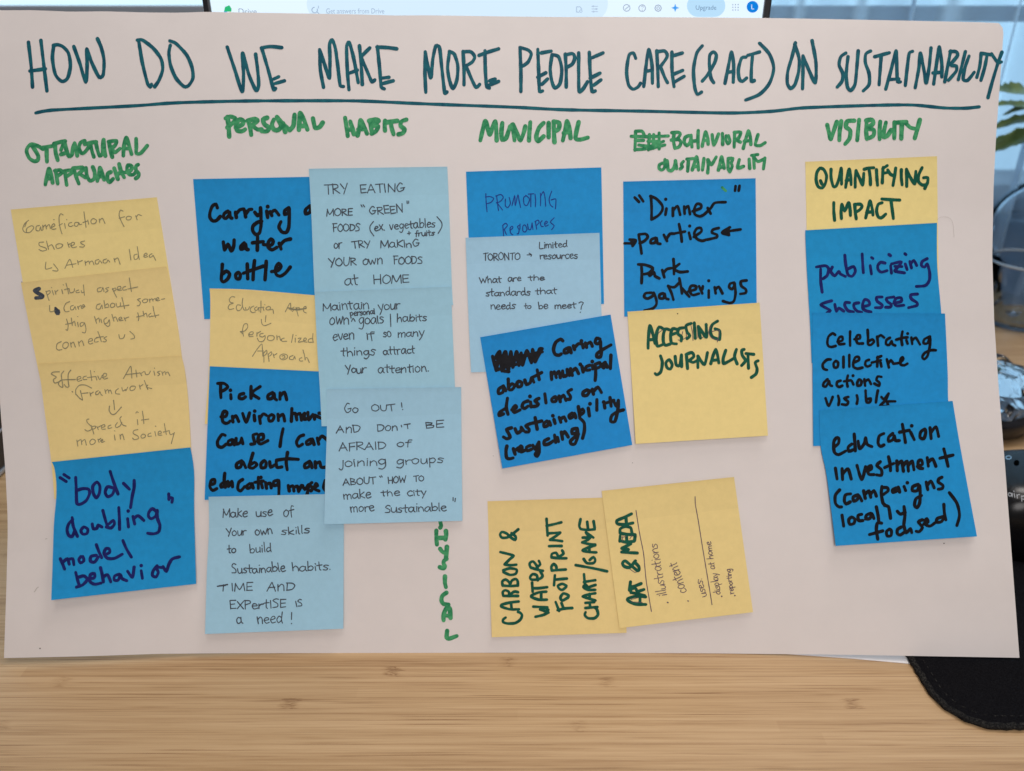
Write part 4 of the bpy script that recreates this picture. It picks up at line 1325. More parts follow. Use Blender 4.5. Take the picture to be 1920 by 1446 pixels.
traced(I, 370, 910, 4.986, 2.6, '188,945 235,938 282,928/205,940 260,936')
I.done('handwriting', M['pen'])
I = Ink(NOTES['toro'], 35)
write(I, 850, 430, 6.4, 2.0, [('TORONTO', 355, 378, 805, 360, 50, 88), ('Limited', 1030, 232, 1372, 212, 50, 84), ('resources', 1035, 358, 1495, 348, 52, 70), ('What', 315, 645, 582, 635, 46, 74), ('are', 655, 630, 818, 620, 48, 60),
  ('the', 900, 618, 1100, 608, 44, 64), ('standards', 388, 803, 930, 790, 50, 92), ('that', 982, 783, 1250, 770, 46, 72), ('needs', 450, 963, 748, 957, 56, 86), ('to', 850, 958, 938, 950, 42, 72), ('be', 1020, 957, 1142, 950, 50, 92),
  ('meet', 1212, 955, 1475, 943, 50, 72)])
traced(I, 850, 430, 6.4, 2.0, '''885,308 938,306/910,288 938,306 932,325
1507,885 1530,872 1560,882 1540,920 1532,960/1524,996 1526,998''')
I.done('handwriting', M['pen'])
I = Ink(NOTES['prom'], 36)
traced(I, 850, 300, 6.4, 1.9, '''390,405 395,520 405,622/385,445 440,440 485,462 450,510 400,525
520,430 530,520 542,605/510,432 570,415 600,450 560,500 515,515/525,515 560,560 590,600
625,470 625,550 655,570 685,520 670,450
705,545 735,430 740,500 745,545 775,420 790,490 808,570
880,430 845,450 850,530 885,545 915,470 870,425
900,410 965,405/930,415 930,560
980,410 988,480 985,560
1045,400 1048,480 1045,550/1047,440 1080,380 1100,450 1108,555
1180,375 1150,470 1165,540 1195,565/1175,480 1228,468 1230,530 1225,585
595,800 600,860 605,915/590,790 625,760 650,785 610,835/612,835 630,880 640,895
680,845 715,815 705,795 680,820 690,880 715,898
790,785 770,800 790,840 780,885 765,885/800,770 800,830
835,795 835,850 860,865 885,830 860,780 835,795
890,770 905,835 930,830 945,760/945,755 955,835
985,740 1000,830/980,740 1015,722 1030,750 1000,785
1065,730 1045,755 1055,795 1080,800
1095,775 1130,750 1115,735 1095,760 1105,795 1140,780
1210,695 1165,745 1210,790 1180,835''', 0.42)
I.done('handwriting', M['ball'])
I = Ink(NOTES['gami'], 37)
traced(I, 0, 360, 5.053, 1.65, '''272,268 235,300 215,350 235,382 285,382 320,340 300,320 255,345 250,380/250,290 235,330
435,665 432,730 490,718/508,682 550,738 540,750 500,745
375,318 345,325 342,362 370,368 385,330 390,362 402,362
405,315 408,358/408,335 430,312 440,350/440,330 465,308 478,345
490,335 520,320 510,300 490,320 492,352 530,350/508,262 513,262
598,218 575,207 560,235 562,300 575,360 588,398/560,318 590,300
612,300 620,345/630,262 634,264
680,290 655,295 650,320 670,328 692,318
745,290 712,290 705,318 730,325 748,295 755,310 775,305
795,188 805,260 815,335/785,290 830,275
832,265 840,305
885,252 862,270 868,300 900,298 915,270 885,252
940,255 945,290/942,270 970,250 995,300
1165,182 1140,173 1128,220 1150,280 1175,328/1130,250 1180,235
1215,230 1195,245 1205,265 1235,262 1245,238 1215,230
1285,225 1300,265/1290,240 1310,215 1342,225
415,475 372,480 375,510 430,530 440,550 400,560 370,545
440,465 460,545/455,520 490,500 515,545
560,490 530,505 540,535 580,525 595,500 560,490
640,480 655,525/645,500 665,490
670,510 700,500 705,480 680,480 672,510 690,528 725,520
800,465 765,475 770,490 800,505 790,522 755,520
615,725 660,640 690,715/630,695 720,680
735,650 742,688/740,665 780,650
805,655 812,695/812,670 840,655 850,685/850,665 875,655 890,690
935,640 905,650 905,680 930,680 945,650 965,675
1010,635 980,645 980,672 1010,670 1022,645 1040,665
1080,630 1090,665/1085,645 1115,625 1138,685
1225,545 1240,645
1300,590 1270,600 1275,640 1305,630 1310,600/1300,518 1310,580 1320,640
1360,610 1395,595 1385,580 1365,595 1370,620 1400,612
1440,585 1415,600 1420,620 1445,610 1450,600 1475,648''')
I.done('handwriting', M['pencil'])
I = Ink(NOTES['spir'], 38)
traced(I, 0, 360, 5.053, 1.65, '''435,940 450,985 465,1030/440,945 470,935 475,955 450,975
495,935 508,975/487,905 490,907
520,935 530,970/525,950 550,930
585,925 595,965/598,880 602,882
625,865 640,920 650,965/610,925 655,915
655,920 665,955 700,945 705,915
745,930 720,940 725,955 755,950
770,935 775,955 795,950/790,880 800,980
960,905 925,915 925,945 960,940 975,905 985,945
1030,905 1000,915 1025,935 1000,950
1065,915 1085,960 1105,998/1065,925 1090,910 1100,925 1080,940
1110,925 1145,915 1140,895 1115,900 1115,930 1150,930
1190,895 1165,905 1165,930 1200,925
1225,815 1235,880 1245,945/1210,920 1305,900
660,1040 625,1055 605,1100 620,1135 655,1130
695,1075 670,1085 670,1115 695,1115 710,1085 720,1115
735,1085 745,1112/738,1095 765,1075
770,1090 800,1080 790,1068 770,1085 775,1105 805,1085
950,1060 920,1070 912,1105 945,1110 965,1070 970,1105
985,1030 995,1100/995,1095 1030,1090 1020,1060 995,1075
1060,1055 1045,1075 1055,1095 1085,1085 1085,1060 1060,1055
1100,1055 1110,1090 1140,1080 1140,1050
1155,1000 1170,1060 1180,1105/1140,1085 1222,1072
1330,1010 1302,1020 1330,1045 1320,1075 1300,1078
1375,1015 1350,1030 1360,1050 1390,1045 1400,1020 1375,1015
1415,1015 1420,1045/1420,1025 1440,1012 1450,1035/1450,1022 1470,1010 1480,1030
1480,1025 1505,1012 1495,1000 1480,1015 1490,1032 1515,1025
1530,1018 1560,1012
630,1205 645,1260 640,1310 625,1305/620,1255 690,1240
675,1195 685,1265/685,1245 705,1225 715,1268
735,1235 742,1275/735,1180 738,1182
790,1235 760,1245 765,1275 790,1260 800,1240 815,1300 805,1335 780,1330
895,1180 915,1245/905,1220 935,1195 945,1235
955,1205 965,1240
1010,1190 985,1210 990,1245 1020,1240 1035,1210 1040,1260 1020,1275 990,1250
1060,1160 1080,1225/1070,1200 1095,1185 1115,1225
1125,1210 1155,1200 1145,1185 1125,1200 1135,1220 1165,1215
1175,1190 1190,1222/1180,1200 1220,1185
1305,1145 1315,1190 1310,1220/1295,1185 1360,1170
1355,1130 1365,1180/1360,1165 1385,1150 1395,1185
1430,1150 1410,1165 1415,1185 1440,1175
1450,1085 1460,1140 1475,1190/1440,1180 1505,1165
470,1075 475,1135 520,1125''')
traced(I, 40, 620, 5.333, 1.65, '''400,110 360,130 350,175 370,195 405,190
450,115 420,130 415,165 440,180 465,160 470,130 450,115
490,120 500,165/495,135 520,115 540,165
570,110 580,155/575,125 605,100 625,148
670,110 710,100 705,80 680,85 670,115 685,135 715,125
765,70 735,85 735,115 770,110
765,10 785,60 800,110/750,70 820,60
855,60 825,75 850,95 840,112 815,110
975,40 985,80 1020,75 1035,40
1085,8 1125,45 1130,75 1095,85''')
I.done('handwriting', M['pencil'])
I = Ink(NOTES['spir'], 39)
traced(I, 0, 360, 5.053, 7.2, '370,918 328,935 370,965 405,985 395,1000 340,1005/350,925 335,940')
traced(I, 0, 360, 5.053, 5.0, '525,1100 560,1140 540,1155 525,1120 555,1125/530,1130 555,1155')
I.done('blackened_letter', M['pen'])
I = Ink(NOTES['effe'], 40)
traced(I, 40, 620, 5.333, 1.65, '''555,490 595,478 590,460 565,465 555,490 570,508 605,495
650,455 620,465 620,490 655,488
690,400 698,450 705,500/660,470 740,460
745,460 755,495/728,410 732,412
765,455 785,490 810,445
810,470 850,455 850,430 825,430 815,465 830,485 862,475
1020,480 1060,410 1095,358 1105,475/1045,440 1180,425
1145,395 1155,465
1185,420 1205,452/1195,430 1225,410
1235,410 1245,440 1275,435 1290,405
1325,405 1335,448/1330,375 1334,377
1390,405 1360,415 1385,435 1365,452
1405,410 1415,448/1415,425 1435,410 1445,440/1445,425 1465,415 1485,452
685,620 695,655/690,635 720,615
770,600 745,615 745,640 770,635 785,610 795,635 810,650
835,590 845,630/845,605 865,590 875,625/875,605 890,595 905,632
970,580 945,600 945,630 985,635
1005,570 1015,605 1040,590 1045,600 1065,565
1105,555 1085,575 1095,600 1130,590 1140,560 1105,555
1180,545 1190,585/1185,560 1215,540
1230,500 1250,550 1265,590/1265,545 1250,565 1305,580
675,885 655,890 660,920 700,960 700,990 660,1005 635,990
700,950 715,1000 725,1035/710,960 740,955 740,975 720,985
755,960 770,990/760,970 800,950
800,970 835,960 830,940 805,950 805,985 840,985
895,945 870,955 870,980 905,970
960,920 940,950 950,970 985,955 1005,920/1000,860 985,880 1010,940 1048,955
1160,890 1165,940/1145,825 1155,812 1170,820
1210,805 1220,870 1225,930/1200,895 1275,885
555,1095 565,1155/562,1110 595,1090 605,1140/605,1110 635,1090 650,1145
710,1085 685,1110 695,1140 730,1130 740,1100 710,1085
765,1085 778,1120/770,1095 795,1078
790,1105 815,1100 810,1088 795,1100 805,1118 832,1108
930,1045 938,1095/932,1002 936,1004
985,1040 992,1085/988,1055 1010,1035 1028,1092
1165,990 1125,1000 1120,1030 1165,1055 1170,1080 1130,1090 1112,1075
1215,1035 1195,1055 1205,1075 1235,1068 1240,1045 1215,1035
1295,1025 1270,1035 1268,1058 1300,1055
1335,1010 1345,1055/1340,955 1345,957
1365,1035 1400,1025 1390,1005 1370,1015 1370,1045 1405,1045
1430,930 1440,990 1450,1040/1420,1015 1480,1000
1480,1010 1490,1040 1520,1030/1530,1020 1510,1090 1500,1130''')
traced(I, 40, 620, 5.333, 1.9, '''380,412 320,415 300,435 350,465 320,490 335,525 390,505
425,405 400,440 410,520 415,565 390,560 370,530 400,495 540,490/495,395 470,430 468,500 475,560 450,565 430,540
508,610 514,614
590,680 612,695 600,640 590,600/545,640 545,590 580,548 640,545 702,575/550,640 590,685/600,630 668,622
922,697 928,745 932,790/882,755 878,800 905,838 940,832 1000,765''')
I.done('handwriting', M['pencil'])
I = Ink(NOTES['educ'], 41)
traced(I, 360, 520, 7.231, 1.65, '''660,380 615,375 600,415 620,455 660,440 680,400/690,285 680,360 700,435 720,450
725,410 735,445 765,435 780,400
840,390 800,410 790,450 820,480 860,470
880,400 850,420 860,450 890,440 900,410 910,460
935,322 935,400 930,475/895,415 975,405
965,420 975,450/985,370 990,374
1040,395 1005,415 1010,440 1050,440 1065,410 1040,395
1065,440 1095,435 1105,490
1265,470 1330,350 1340,420 1345,455/1300,420 1345,415
1385,405 1360,420 1380,440 1360,465
1410,410 1425,470 1440,525/1410,420 1450,410 1450,440 1420,450
1520,430 1550,420 1540,395 1515,410 1515,465 1550,485
770,780 820,775 830,745 800,740 770,770 780,805 830,800
880,750 880,800/885,760 930,735
965,760 925,770 920,800 960,810 990,790 990,830 960,870 910,870 885,825
1065,790 1030,800 1025,845 1070,860 1110,840 1110,800 1065,790
1150,790 1155,850/1155,815 1185,800 1200,855
1250,825 1215,840 1220,868 1285,868
1370,775 1360,830 1348,885
1400,825 1400,880/1410,790 1412,792
1440,830 1480,825 1440,880 1500,870
1510,860 1550,850 1545,825 1520,830 1515,870 1560,880
1620,830 1580,845 1580,880 1630,880/1640,765 1635,830 1645,885
965,1020 975,1090 975,1150/970,1030 1010,990 1015,1030 985,1060
1030,1040 1040,1100 1045,1140/1035,1045 1075,1010 1080,1045 1050,1070
1100,1040 1115,1090/1110,1060 1150,1035
1240,1040 1195,1060 1195,1100 1240,1120 1290,1095 1290,1055 1240,1040/1220,1070 1250,1060 1260,1090 1230,1100
1370,1060 1325,1080 1325,1110 1370,1115 1390,1070 1400,1110
1490,1090 1455,1105 1465,1135 1500,1135
1505,985 1525,1060 1535,1120/1530,1100 1560,1090 1590,1155''')
traced(I, 360, 520, 7.231, 1.6, '''580,270 540,262 505,300 520,340 560,350 510,370 490,410 510,438 565,425
700,800 685,720 705,640 745,630 755,680 710,730 655,735/655,735 690,770
820,1072 880,980 945,905 955,980 960,1070/890,1000 970,1000
1003,520 998,560 995,605/940,570 948,630 985,657 1070,625''')
traced(I, 360, 520, 7.231, 2.4, '''1310,415 1400,435 1545,425/1320,430 1440,442 1540,420''')
I.done('handwriting', M['pencil'])
# ------------------------------------------------------------------ monitor behind the poster
YM = 0.533                                   # horizontal distance of its screen
pl = at_dist(389, 15, YM); pr = at_dist(1438, 15, YM)
x0, x1 = pl.x, pr.x
bw = 0.0042
mon = empty('monitor', ((x0 + x1) / 2, YM + 0.02, 0.0))
tag(mon, 'thin black framed monitor with a bright white web page, behind the poster', 'monitor')
mk = plain('monitor_plastic', (0.008, 0.008, 0.010), 0.35)
zt, zb = 0.372, 0.150
def mpart(name, c, s, mat, bevel=0.0008):
    bm = bmesh.new(); box_bm(bm, (c[0] - mon.location.x, c[1] - mon.location.y, c[2]), s, bevel)
    return bm_obj(name, bm, mat, mon)
mpart('housing', ((x0 + x1) / 2, YM + 0.008, (zt + zb) / 2), (x1 - x0 + bw, 0.012, zt - zb), mk)
for xx in (x0, x1): mpart('bezel', (xx, YM, (zt + zb) / 2), (bw, 0.0039, zt - zb - 0.001), mk)
mpart('stand', ((x0 + x1) / 2, YM + 0.030, 0.10), (0.05, 0.012, 0.20), mk)
mpart('foot', ((x0 + x1) / 2, YM + 0.035, 0.005), (0.20, 0.10, 0.0095), mk)
scr = mpart('screen', ((x0 + x1) / 2, YM + 0.0012, (zt + zb) / 2 + 0.002), (x1 - x0 - bw, 0.0012, zt - zb - 0.006), emit_mat('screen_white', (0.74, 0.88, 1.0), 1.10), 0)

def ui_ico(name, shapes, col, s=1.0, k=0):
    """flat shapes on the screen, given in photograph pixels"""
    vs, fs = [], []
    for sh in shapes:
        n0 = len(vs)
        for (px, py) in sh:
            q = at_dist(px, py, YM + 0.0003 - 0.00012 * k); vs.append(q - mon.location)
        fs.append(tuple(range(n0, len(vs))))
    me = bpy.data.meshes.new(name); me.from_pydata([tuple(v) for v in vs], [], fs); me.update()
    bmx = bmesh.new(); bmx.from_mesh(me); bmesh.ops.triangulate(bmx, faces=bmx.faces[:]); bmesh.ops.recalc_face_normals(bmx, faces=bmx.faces[:]); bmx.to_mesh(me); bmx.free()
    key = 'ui_%.2f_%.2f_%.2f' % col
    me.materials.append(M.get(key) or M.setdefault(key, emit_mat('screen_ink', col, s)))
    o = bpy.data.objects.new(name, me); COL.objects.link(o); o.parent = scr
    return o
def circ(cx, cy, r, n=28, ry=None): return [(cx + r * math.cos(2 * math.pi * i / n), cy + (ry or r) * math.sin(2 * math.pi * i / n)) for i in range(n)]
def ring(cx, cy, r, w, a0=0, a1=360, n=28):
    out = []
    for i in range(n):
        a, b = math.radians(a0 + (a1 - a0) * i / n), math.radians(a0 + (a1 - a0) * (i + 1) / n)
        out.append([(cx + r * math.cos(a), cy + r * math.sin(a)), (cx + r * math.cos(b), cy + r * math.sin(b)), (cx + (r - w) * math.cos(b), cy + (r - w) * math.sin(b)), (cx + (r - w) * math.cos(a), cy + (r - w) * math.sin(a))])
    return out
def pill(xa, xb, ya, yb):
    r = (yb - ya) / 2; cy = (ya + yb) / 2
    return [(xa + r - r * math.sin(math.pi * i / 12), cy + r * math.cos(math.pi * i / 12)) for i in range(13)] + [(xb - r + r * math.sin(math.pi * i / 12), cy - r * math.cos(math.pi * i / 12)) for i in range(13)]
def bar(xa, ya, xb, yb, w):
    L = math.dist((xa, ya), (xb, yb)); nx, ny = -(yb - ya) / L * w / 2, (xb - xa) / L * w / 2
    return [(xa + nx, ya + ny), (xb + nx, yb + ny), (xb - nx, yb - ny), (xa - nx, ya - ny)]
def ui_text(name, txt, px, py, size_px, col, mx=1.0):
    """type set on the screen; (px, py) is the left end of the baseline"""
    cu = bpy.data.curves.new(name, 'FONT'); cu.body = txt; cu.size = 1.0; cu.resolution_u = 3
    tmp = bpy.data.objects.new(name, cu); COL.objects.link(tmp)
    dg = bpy.context.evaluated_depsgraph_get()
    me = bpy.data.meshes.new_from_object(tmp.evaluated_get(dg))
    bpy.data.objects.remove(tmp)
    for v in me.vertices:
        q = at_dist(px + v.co.x * size_px * mx, py - v.co.y * size_px, YM + 0.0003 - 0.0003) - mon.location
        v.co = q
    key = 'ui_%.2f_%.2f_%.2f' % col
    me.materials.clear(); me.materials.append(M.get(key) or M.setdefault(key, emit_mat('screen_ink', col, 1.0)))
    o = bpy.data.objects.new(name, me); COL.objects.link(o); o.parent = scr
    return o
ui_ico('search_bar', [pill(575, 1140, -26, 40)], (0.66, 0.83, 0.97), 1.05, 0)
ui_ico('drive_logo', [[(422, 13), (430, 10), (434, 16), (434, 22), (420, 22)]], (0.03, 0.50, 0.20), 1.0, 1)
ui_ico('drive_logo', [[(420, 22), (426, 22), (418, 33), (414, 30)]], (0.10, 0.38, 0.95), 1.0, 1)
ui_ico('drive_logo', [[(431, 22), (437, 25), (441, 34), (429, 36)]], (0.98, 0.70, 0.06), 1.0, 1)
ui_text('page_title', 'Drive', 446, 27, 16.0, (0.30, 0.38, 0.48), 0.98)
ui_text('search_hint', 'Get answers from Drive', 611, 25.5, 14.0, (0.36, 0.48, 0.66), 0.79)
ui_ico('search_icon', ring(590, 19, 6, 1.6, -30, 270) + [bar(594, 22, 599, 27, 1.6), bar(597, 11, 597, 16, 1.4)], (0.34, 0.46, 0.64), 1.0, 1)
ui_ico('page_icon', [bar(1081, 13, 1081, 23, 1.5), bar(1081, 13, 1088, 13, 1.5), bar(1088, 13, 1091, 18, 1.5), bar(1081, 23, 1086, 23, 1.5)] + ring(1089, 21, 3, 1.2), (0.40, 0.53, 0.72), 1.0, 1)
ui_ico('tune_icon', [bar(1109, y, 1121, y, 1.5) for y in (12, 17, 22)] + [circ(1112, 12, 1.8, 8), circ(1118, 17, 1.8, 8), circ(1113, 22, 1.8, 8)], (0.46, 0.58, 0.76), 1.0, 1)
ui_ico('check_icon', ring(1175, 15, 7, 1.6) + [bar(1172, 18, 1179, 12, 1.6)], (0.36, 0.44, 0.56), 1.0, 1)
ui_ico('help_icon', ring(1204, 15.5, 7, 1.6) + ring(1204, 13.5, 2.6, 1.2, 180, 400, 12) + [bar(1204, 16, 1204, 17.5, 1.3), circ(1204, 19.6, .9, 8)], (0.36, 0.44, 0.56), 1.0, 1)
ui_ico('settings_icon', ring(1234, 15.5, 7, 2.0, 0, 360, 8) + ring(1234, 15.5, 3.2, 1.4), (0.36, 0.44, 0.56), 1.0, 1)
ui_ico('spark_icon', [[(1266, 7), (1268, 13), (1274, 15), (1268, 17), (1266, 23), (1264, 17), (1258, 15), (1264, 13)]], (0.06, 0.36, 0.92), 1.0, 1)
ui_ico('upgrade_button', [pill(1288, 1360, -10, 32)], (0.50, 0.76, 0.98), 1.0, 1)
ui_text('upgrade_text', 'Upgrade', 1304, 18.5, 12.5, (0.16, 0.27, 0.44), 0.92)
ui_ico('apps_icon', [circ(1374 + 5 * i, 9 + 5 * j, 1.3, 8) for i in range(3) for j in range(3)], (0.36, 0.44, 0.56), 1.0, 1)
ui_ico('avatar', [circ(1411, 13, 11)], (0.005, 0.22, 0.75), 1.0, 1)
ui_text('avatar_letter', 'L', 1407.8, 17.5, 13.0, (0.85, 0.93, 1.0))

# ------------------------------------------------------------------ black gadget on the mouse pad
gl = plain('glossy_black_plastic', (0.004, 0.004, 0.005), 0.26, 0.0, 0.3, 0.0)
gc = Vector((0.395, 0.440, PZ))
gx, gy, gz = 0.085, 0.040, 0.050
gad = empty('gadget', gc)
tag(gad, 'glossy black rounded gadget with grey lettering on the mouse pad', 'gadget')
vs, fs = [], []
nu, nv = 72, 28
def sgn(a, p): return math.copysign(abs(a) ** p, a)
def gsurf(a, t):
    c, s_ = sgn(math.cos(t), 0.42), sgn(math.sin(t), 0.40)
    return Vector((gx * sgn(math.cos(a), 0.42) * c, gy * sgn(math.sin(a), 0.5) * c * (1 - 0.10 * s_), gz * s_))
for j in range(nv + 1):
    t = math.pi / 2 * j / nv
    for i in range(nu): vs.append(gsurf(2 * math.pi * i / nu, t))
for j in range(nv):
    for i in range(nu):
        i2 = (i + 1) % nu; fs.append((j * nu + i, j * nu + i2, (j + 1) * nu + i2, (j + 1) * nu + i))
fs.append(tuple(reversed(range(nu))))
body = mesh_obj('body', vs, fs, gl, gad)
# lettering, ring and port are laid on the shell by looking along the photograph's rays
def on_shell(px, py, lift=0.00015):
    o = Vector((0, 0, H)); d = (ray(px, py, 1.0) - o).normalized()
    best = None
    lo, hi = 0.3, 0.7
    t = lo
    def inside(p):
        q = p - gc
        if q.z < 0: return False
        s_ = min(1.0, q.z / gz) ** (1 / 0.40)
        if s_ >= 1: return False
        c = math.sqrt(max(0.0, 1 - s_ * s_)) ** 0.42
        ax = gx * c; ay = gy * c * (1 - 0.10 * (q.z / gz))
        if abs(q.x) >= ax or abs(q.y) >= ay: return False
        return (abs(q.x) / ax) ** (2 / 0.42) + (abs(q.y) / ay) ** (2 / 0.5) < 1
    while t < hi:
        if inside(o + d * t): break
        t += 0.0006
    else: return None
    a, b_ = t - 0.0006, t
    for _ in range(16):
        m_ = (a + b_) / 2
        if inside(o + d * m_): b_ = m_
        else: a = m_
    return o + d * (a - lift)
gt = plain('grey_print', (0.30, 0.31, 0.33), 0.5)
class Shell:
    obj = gad
    @staticmethod
    def pt(px, py, up=0.0):
        q = on_shell(px, py, up + 0.0001)
        return (q if q else ray(px, py, 0.5)) - gc
I = Ink(Shell, 60)
if on_shell(1895, 928):
    traced(I, 1740, 680, 4.517, 1.7, '''708,1112 690,1102 680,1115 688,1130 705,1128 712,1108 714,1136
730,1108 735,1140/727,1090 728,1091
752,1118 757,1148/755,1130 765,1118 778,1120
792,1128 795,1175/794,1140 808,1128 820,1140 815,1158 798,1155''')
    I.done('lettering', gt)
chrome = plain('chrome', (0.6, 0.62, 0.65), 0.2, 1.0)
def shell_ring(name, px, py, r, w, mat):
    I = Ink(Shell, 61)
    I.stroke([(px + r * math.cos(k * 0.5236), py + 0.62 * r * math.sin(k * 0.5236)) for k in range(13)], w)
    return I.done(name, mat)

if on_shell(1891, 858): shell_ring('chrome_ring', 1891, 858, 5, 1.6, chrome)
if on_shell(1906, 868):
    I = Ink(Shell, 62); I.disc((1906, 868), 5.5); I.done('port', plain('port_black', (0.001, 0.001, 0.001), 0.9, 0, 0))
# ------------------------------------------------------------------ low dark dish with clear crumpled glass
glass, nt, b = new_mat('clear_glass')
b.inputs['Base Color'].default_value = (0.93, 0.97, 1.0, 1); b.inputs['Transmission Weight'].default_value = 1.0
b.inputs['Roughness'].default_value = 0.02; b.inputs['IOR'].default_value = 1.45
dk = plain('dark_glaze', (0.012, 0.013, 0.018), 0.22)
dc = on_desk(1842, 812); dc.y += 0.03
dish = empty('covered_dish', (dc.x, dc.y, 0)); tag(dish, 'low dark dish under a faceted clear glass lid, at the right on the desk', 'dish')
lathe('base', [(0.042, 0.0), (0.050, 0.004), (0.053, 0.016), (0.051, 0.021), (0.0, 0.021)], dk, (0, 0, 0), dish)
rnd = random.Random(5)
vs, fs = [], []
rows = [(0.050, 0.0215), (0.0515, 0.030), (0.046, 0.041), (0.034, 0.051), (0.018, 0.056), (0.004, 0.057)]
nf = 22
for (r, z) in rows:
    for k in range(nf):
        a = 2 * math.pi * (k + 0.5 * (rows.index((r, z)) % 2)) / nf
        q = 1 + rnd.uniform(-0.08, 0.06)
        vs.append((r * q * math.cos(a), r * q * math.sin(a), z * (1 + rnd.uniform(-0.04, 0.04))))
for i in range(len(rows) - 1):
    for k in range(nf):
        k2 = (k + 1) % nf
        a, b_, c, d = i * nf + k, i * nf + k2, (i + 1) * nf + k2, (i + 1) * nf + k
        fs += [(a, b_, d), (b_, c, d)]
fs.append(tuple(range((len(rows) - 1) * nf, len(rows) * nf))); fs.append(tuple(reversed(range(nf))))
mesh_obj('lid', vs, fs, glass, dish, smooth=False)

# ------------------------------------------------------------------ glass bowl and round vase with a plant
thin = bpy.data.materials.new('thin_glass'); thin.use_nodes = True          # thin walls: no visible refraction, bright at grazing angles
nt = thin.node_tree; nt.nodes.clear()
out = nt.nodes.new('ShaderNodeOutputMaterial'); mx = nt.nodes.new('ShaderNodeMixShader'); lw = nt.nodes.new('ShaderNodeLayerWeight')
lw.inputs['Blend'].default_value = 0.12
tp = nt.nodes.new('ShaderNodeBsdfTransparent'); tp.inputs['Color'].default_value = (0.97, 0.985, 1, 1)
gs = nt.nodes.new('ShaderNodeBsdfGlossy'); gs.inputs['Roughness'].default_value = 0.03; gs.inputs['Color'].default_value = (0.9, 0.95, 1, 1)
nt.links.new(lw.outputs['Fresnel'], mx.inputs[0])
nt.links.new(tp.outputs[0], mx.inputs[1]); nt.links.new(gs.outputs[0], mx.inputs[2]); nt.links.new(mx.outputs[0], out.inputs[0])
bc = at_dist(1938, 492, 0.835)
bowl = lathe('glass_bowl', [(0.026, 0.0), (0.034, 0.002), (0.043, 0.02), (0.0455, bc.z), (0.0437, bc.z + 0.0012), (0.0420, bc.z), (0.0400, 0.021), (0.030, 0.006), (0.0, 0.005)], thin, (bc.x, bc.y, 0.0001), None, 64)
tag(bowl, 'clear glass bowl with its rim glint painted as a pale ring, in front of the round vase', 'bowl')
edge = plain('painted_rim_glint', (0.70, 0.80, 0.88), 0.12, 0.55)  # opaque pale half-metal: the glass rim's glint put into its colour
n_ = 72
tube('rim', [(0.0445 * math.cos(2 * math.pi * k / n_), 0.0445 * math.sin(2 * math.pi * k / n_), bc.z + 0.0014) for k in range(n_ + 1)], 0.0013, edge, bowl, 8)
for v in bowl.data.vertices: v.co -= Vector((bc.x, bc.y, 0))
bowl.location = (bc.x, bc.y, 0)
vc = at_dist(1946, 430, 0.845)
vase = empty('vase', (vc.x, vc.y, 0)); tag(vase, 'round clear glass vase holding the leafy plant, by the curtain', 'vase')
zc = vc.z
R_ = 0.052
prof = [(0.028, 0.0), (0.030, 0.004)] + [(R_ * math.cos(math.radians(a)), zc + R_ * 1.05 * math.sin(math.radians(a))) for a in range(-50, 66, 8)] + [(0.020, zc + 0.058), (0.020, zc + 0.075), (0.0185, zc + 0.075), (0.0185, zc + 0.058)]
prof += [((R_ - 0.002) * math.cos(math.radians(a)), zc + (R_ - 0.002) * 1.05 * math.sin(math.radians(a))) for a in range(62, -51, -8)] + [(0.026, 0.007), (0.0, 0.006)]
lathe('body', prof, thin, (0, 0, 0.0001), vase, 56)
water = thin
lathe('water', [(0.020, 0.009)] + [((R_ - 0.004) * math.cos(math.radians(a)), zc + (R_ - 0.004) * 1.05 * math.sin(math.radians(a))) for a in range(-46, 12, 8)] + [(0.0, zc + 0.008)], water, (0, 0, 0), vase, 40)

plant = empty('leafy_plant', (vc.x, vc.y, zc)); tag(plant, 'green leafy plant with drooping leaves standing in the glass vase', 'plant')
lm, nt, b = new_mat('leaf')
tc = node(nt, 'ShaderNodeTexCoord').outputs['Object']
nt.links.new(ramp(nt, noise(nt, tc, 60.0, 3.0), [(0.35, (0.07, 0.13, 0.045)), (0.7, (0.17, 0.25, 0.09))]), b.inputs['Base Color'])
b.inputs['Roughness'].default_value = 0.28; b.inputs['Specular IOR Level'].default_value = 0.7
st = plain('stem_green', (0.30, 0.42, 0.22), 0.45)
def leaf(base, tip, width, up, seed):
    rnd = random.Random(seed)
    b0, t0 = Vector(base), Vector(tip)
    ax = (t0 - b0); L = ax.length; ax.normalize()
    side = ax.cross(Vector(up)).normalized(); nm = side.cross(ax).normalized()
    vs, fs = [], []
    n = 16
    for i in range(n + 1):
        t = i / n
        wd = width * (math.sin(math.pi * min(1, t ** 0.75)) ** 0.8) * (1 + (0.22 if i % 3 == 0 else -0.06))
        if i in (0, n): wd = 0.0004
        dr = -0.16 * L * t * t + 0.03 * L * math.sin(t * 7 + seed)
        for k, q in enumerate((-1, -0.5, 0, 0.5, 1)):
            vs.append(b0 + ax * (L * t) + side * (wd * q) + nm * (dr + abs(q) * wd * 0.35 + rnd.uniform(-1, 1) * 0.0006) - plant.location)
    for i in range(n):
        for k in range(4):
            fs.append((i * 5 + k, i * 5 + k + 1, (i + 1) * 5 + k + 1, (i + 1) * 5 + k))
    o = mesh_obj('leaf', vs, fs, lm, plant)
    return o
def A(px, py, y): return at_dist(px, py, y)
UP = Vector((0.1, -0.5, 0.9))
leaf(A(1925, 172, 0.80), A(1872, 160, 0.78), 0.009, UP, 1)
leaf(A(1960, 196, 0.79), A(1862, 184, 0.76), 0.005, UP, 2)
leaf(A(1990, 190, 0.80), A(1890, 200, 0.79), 0.006, UP, 3)
leaf(A(1970, 225, 0.80), A(1862, 222, 0.77), 0.006, UP, 4)
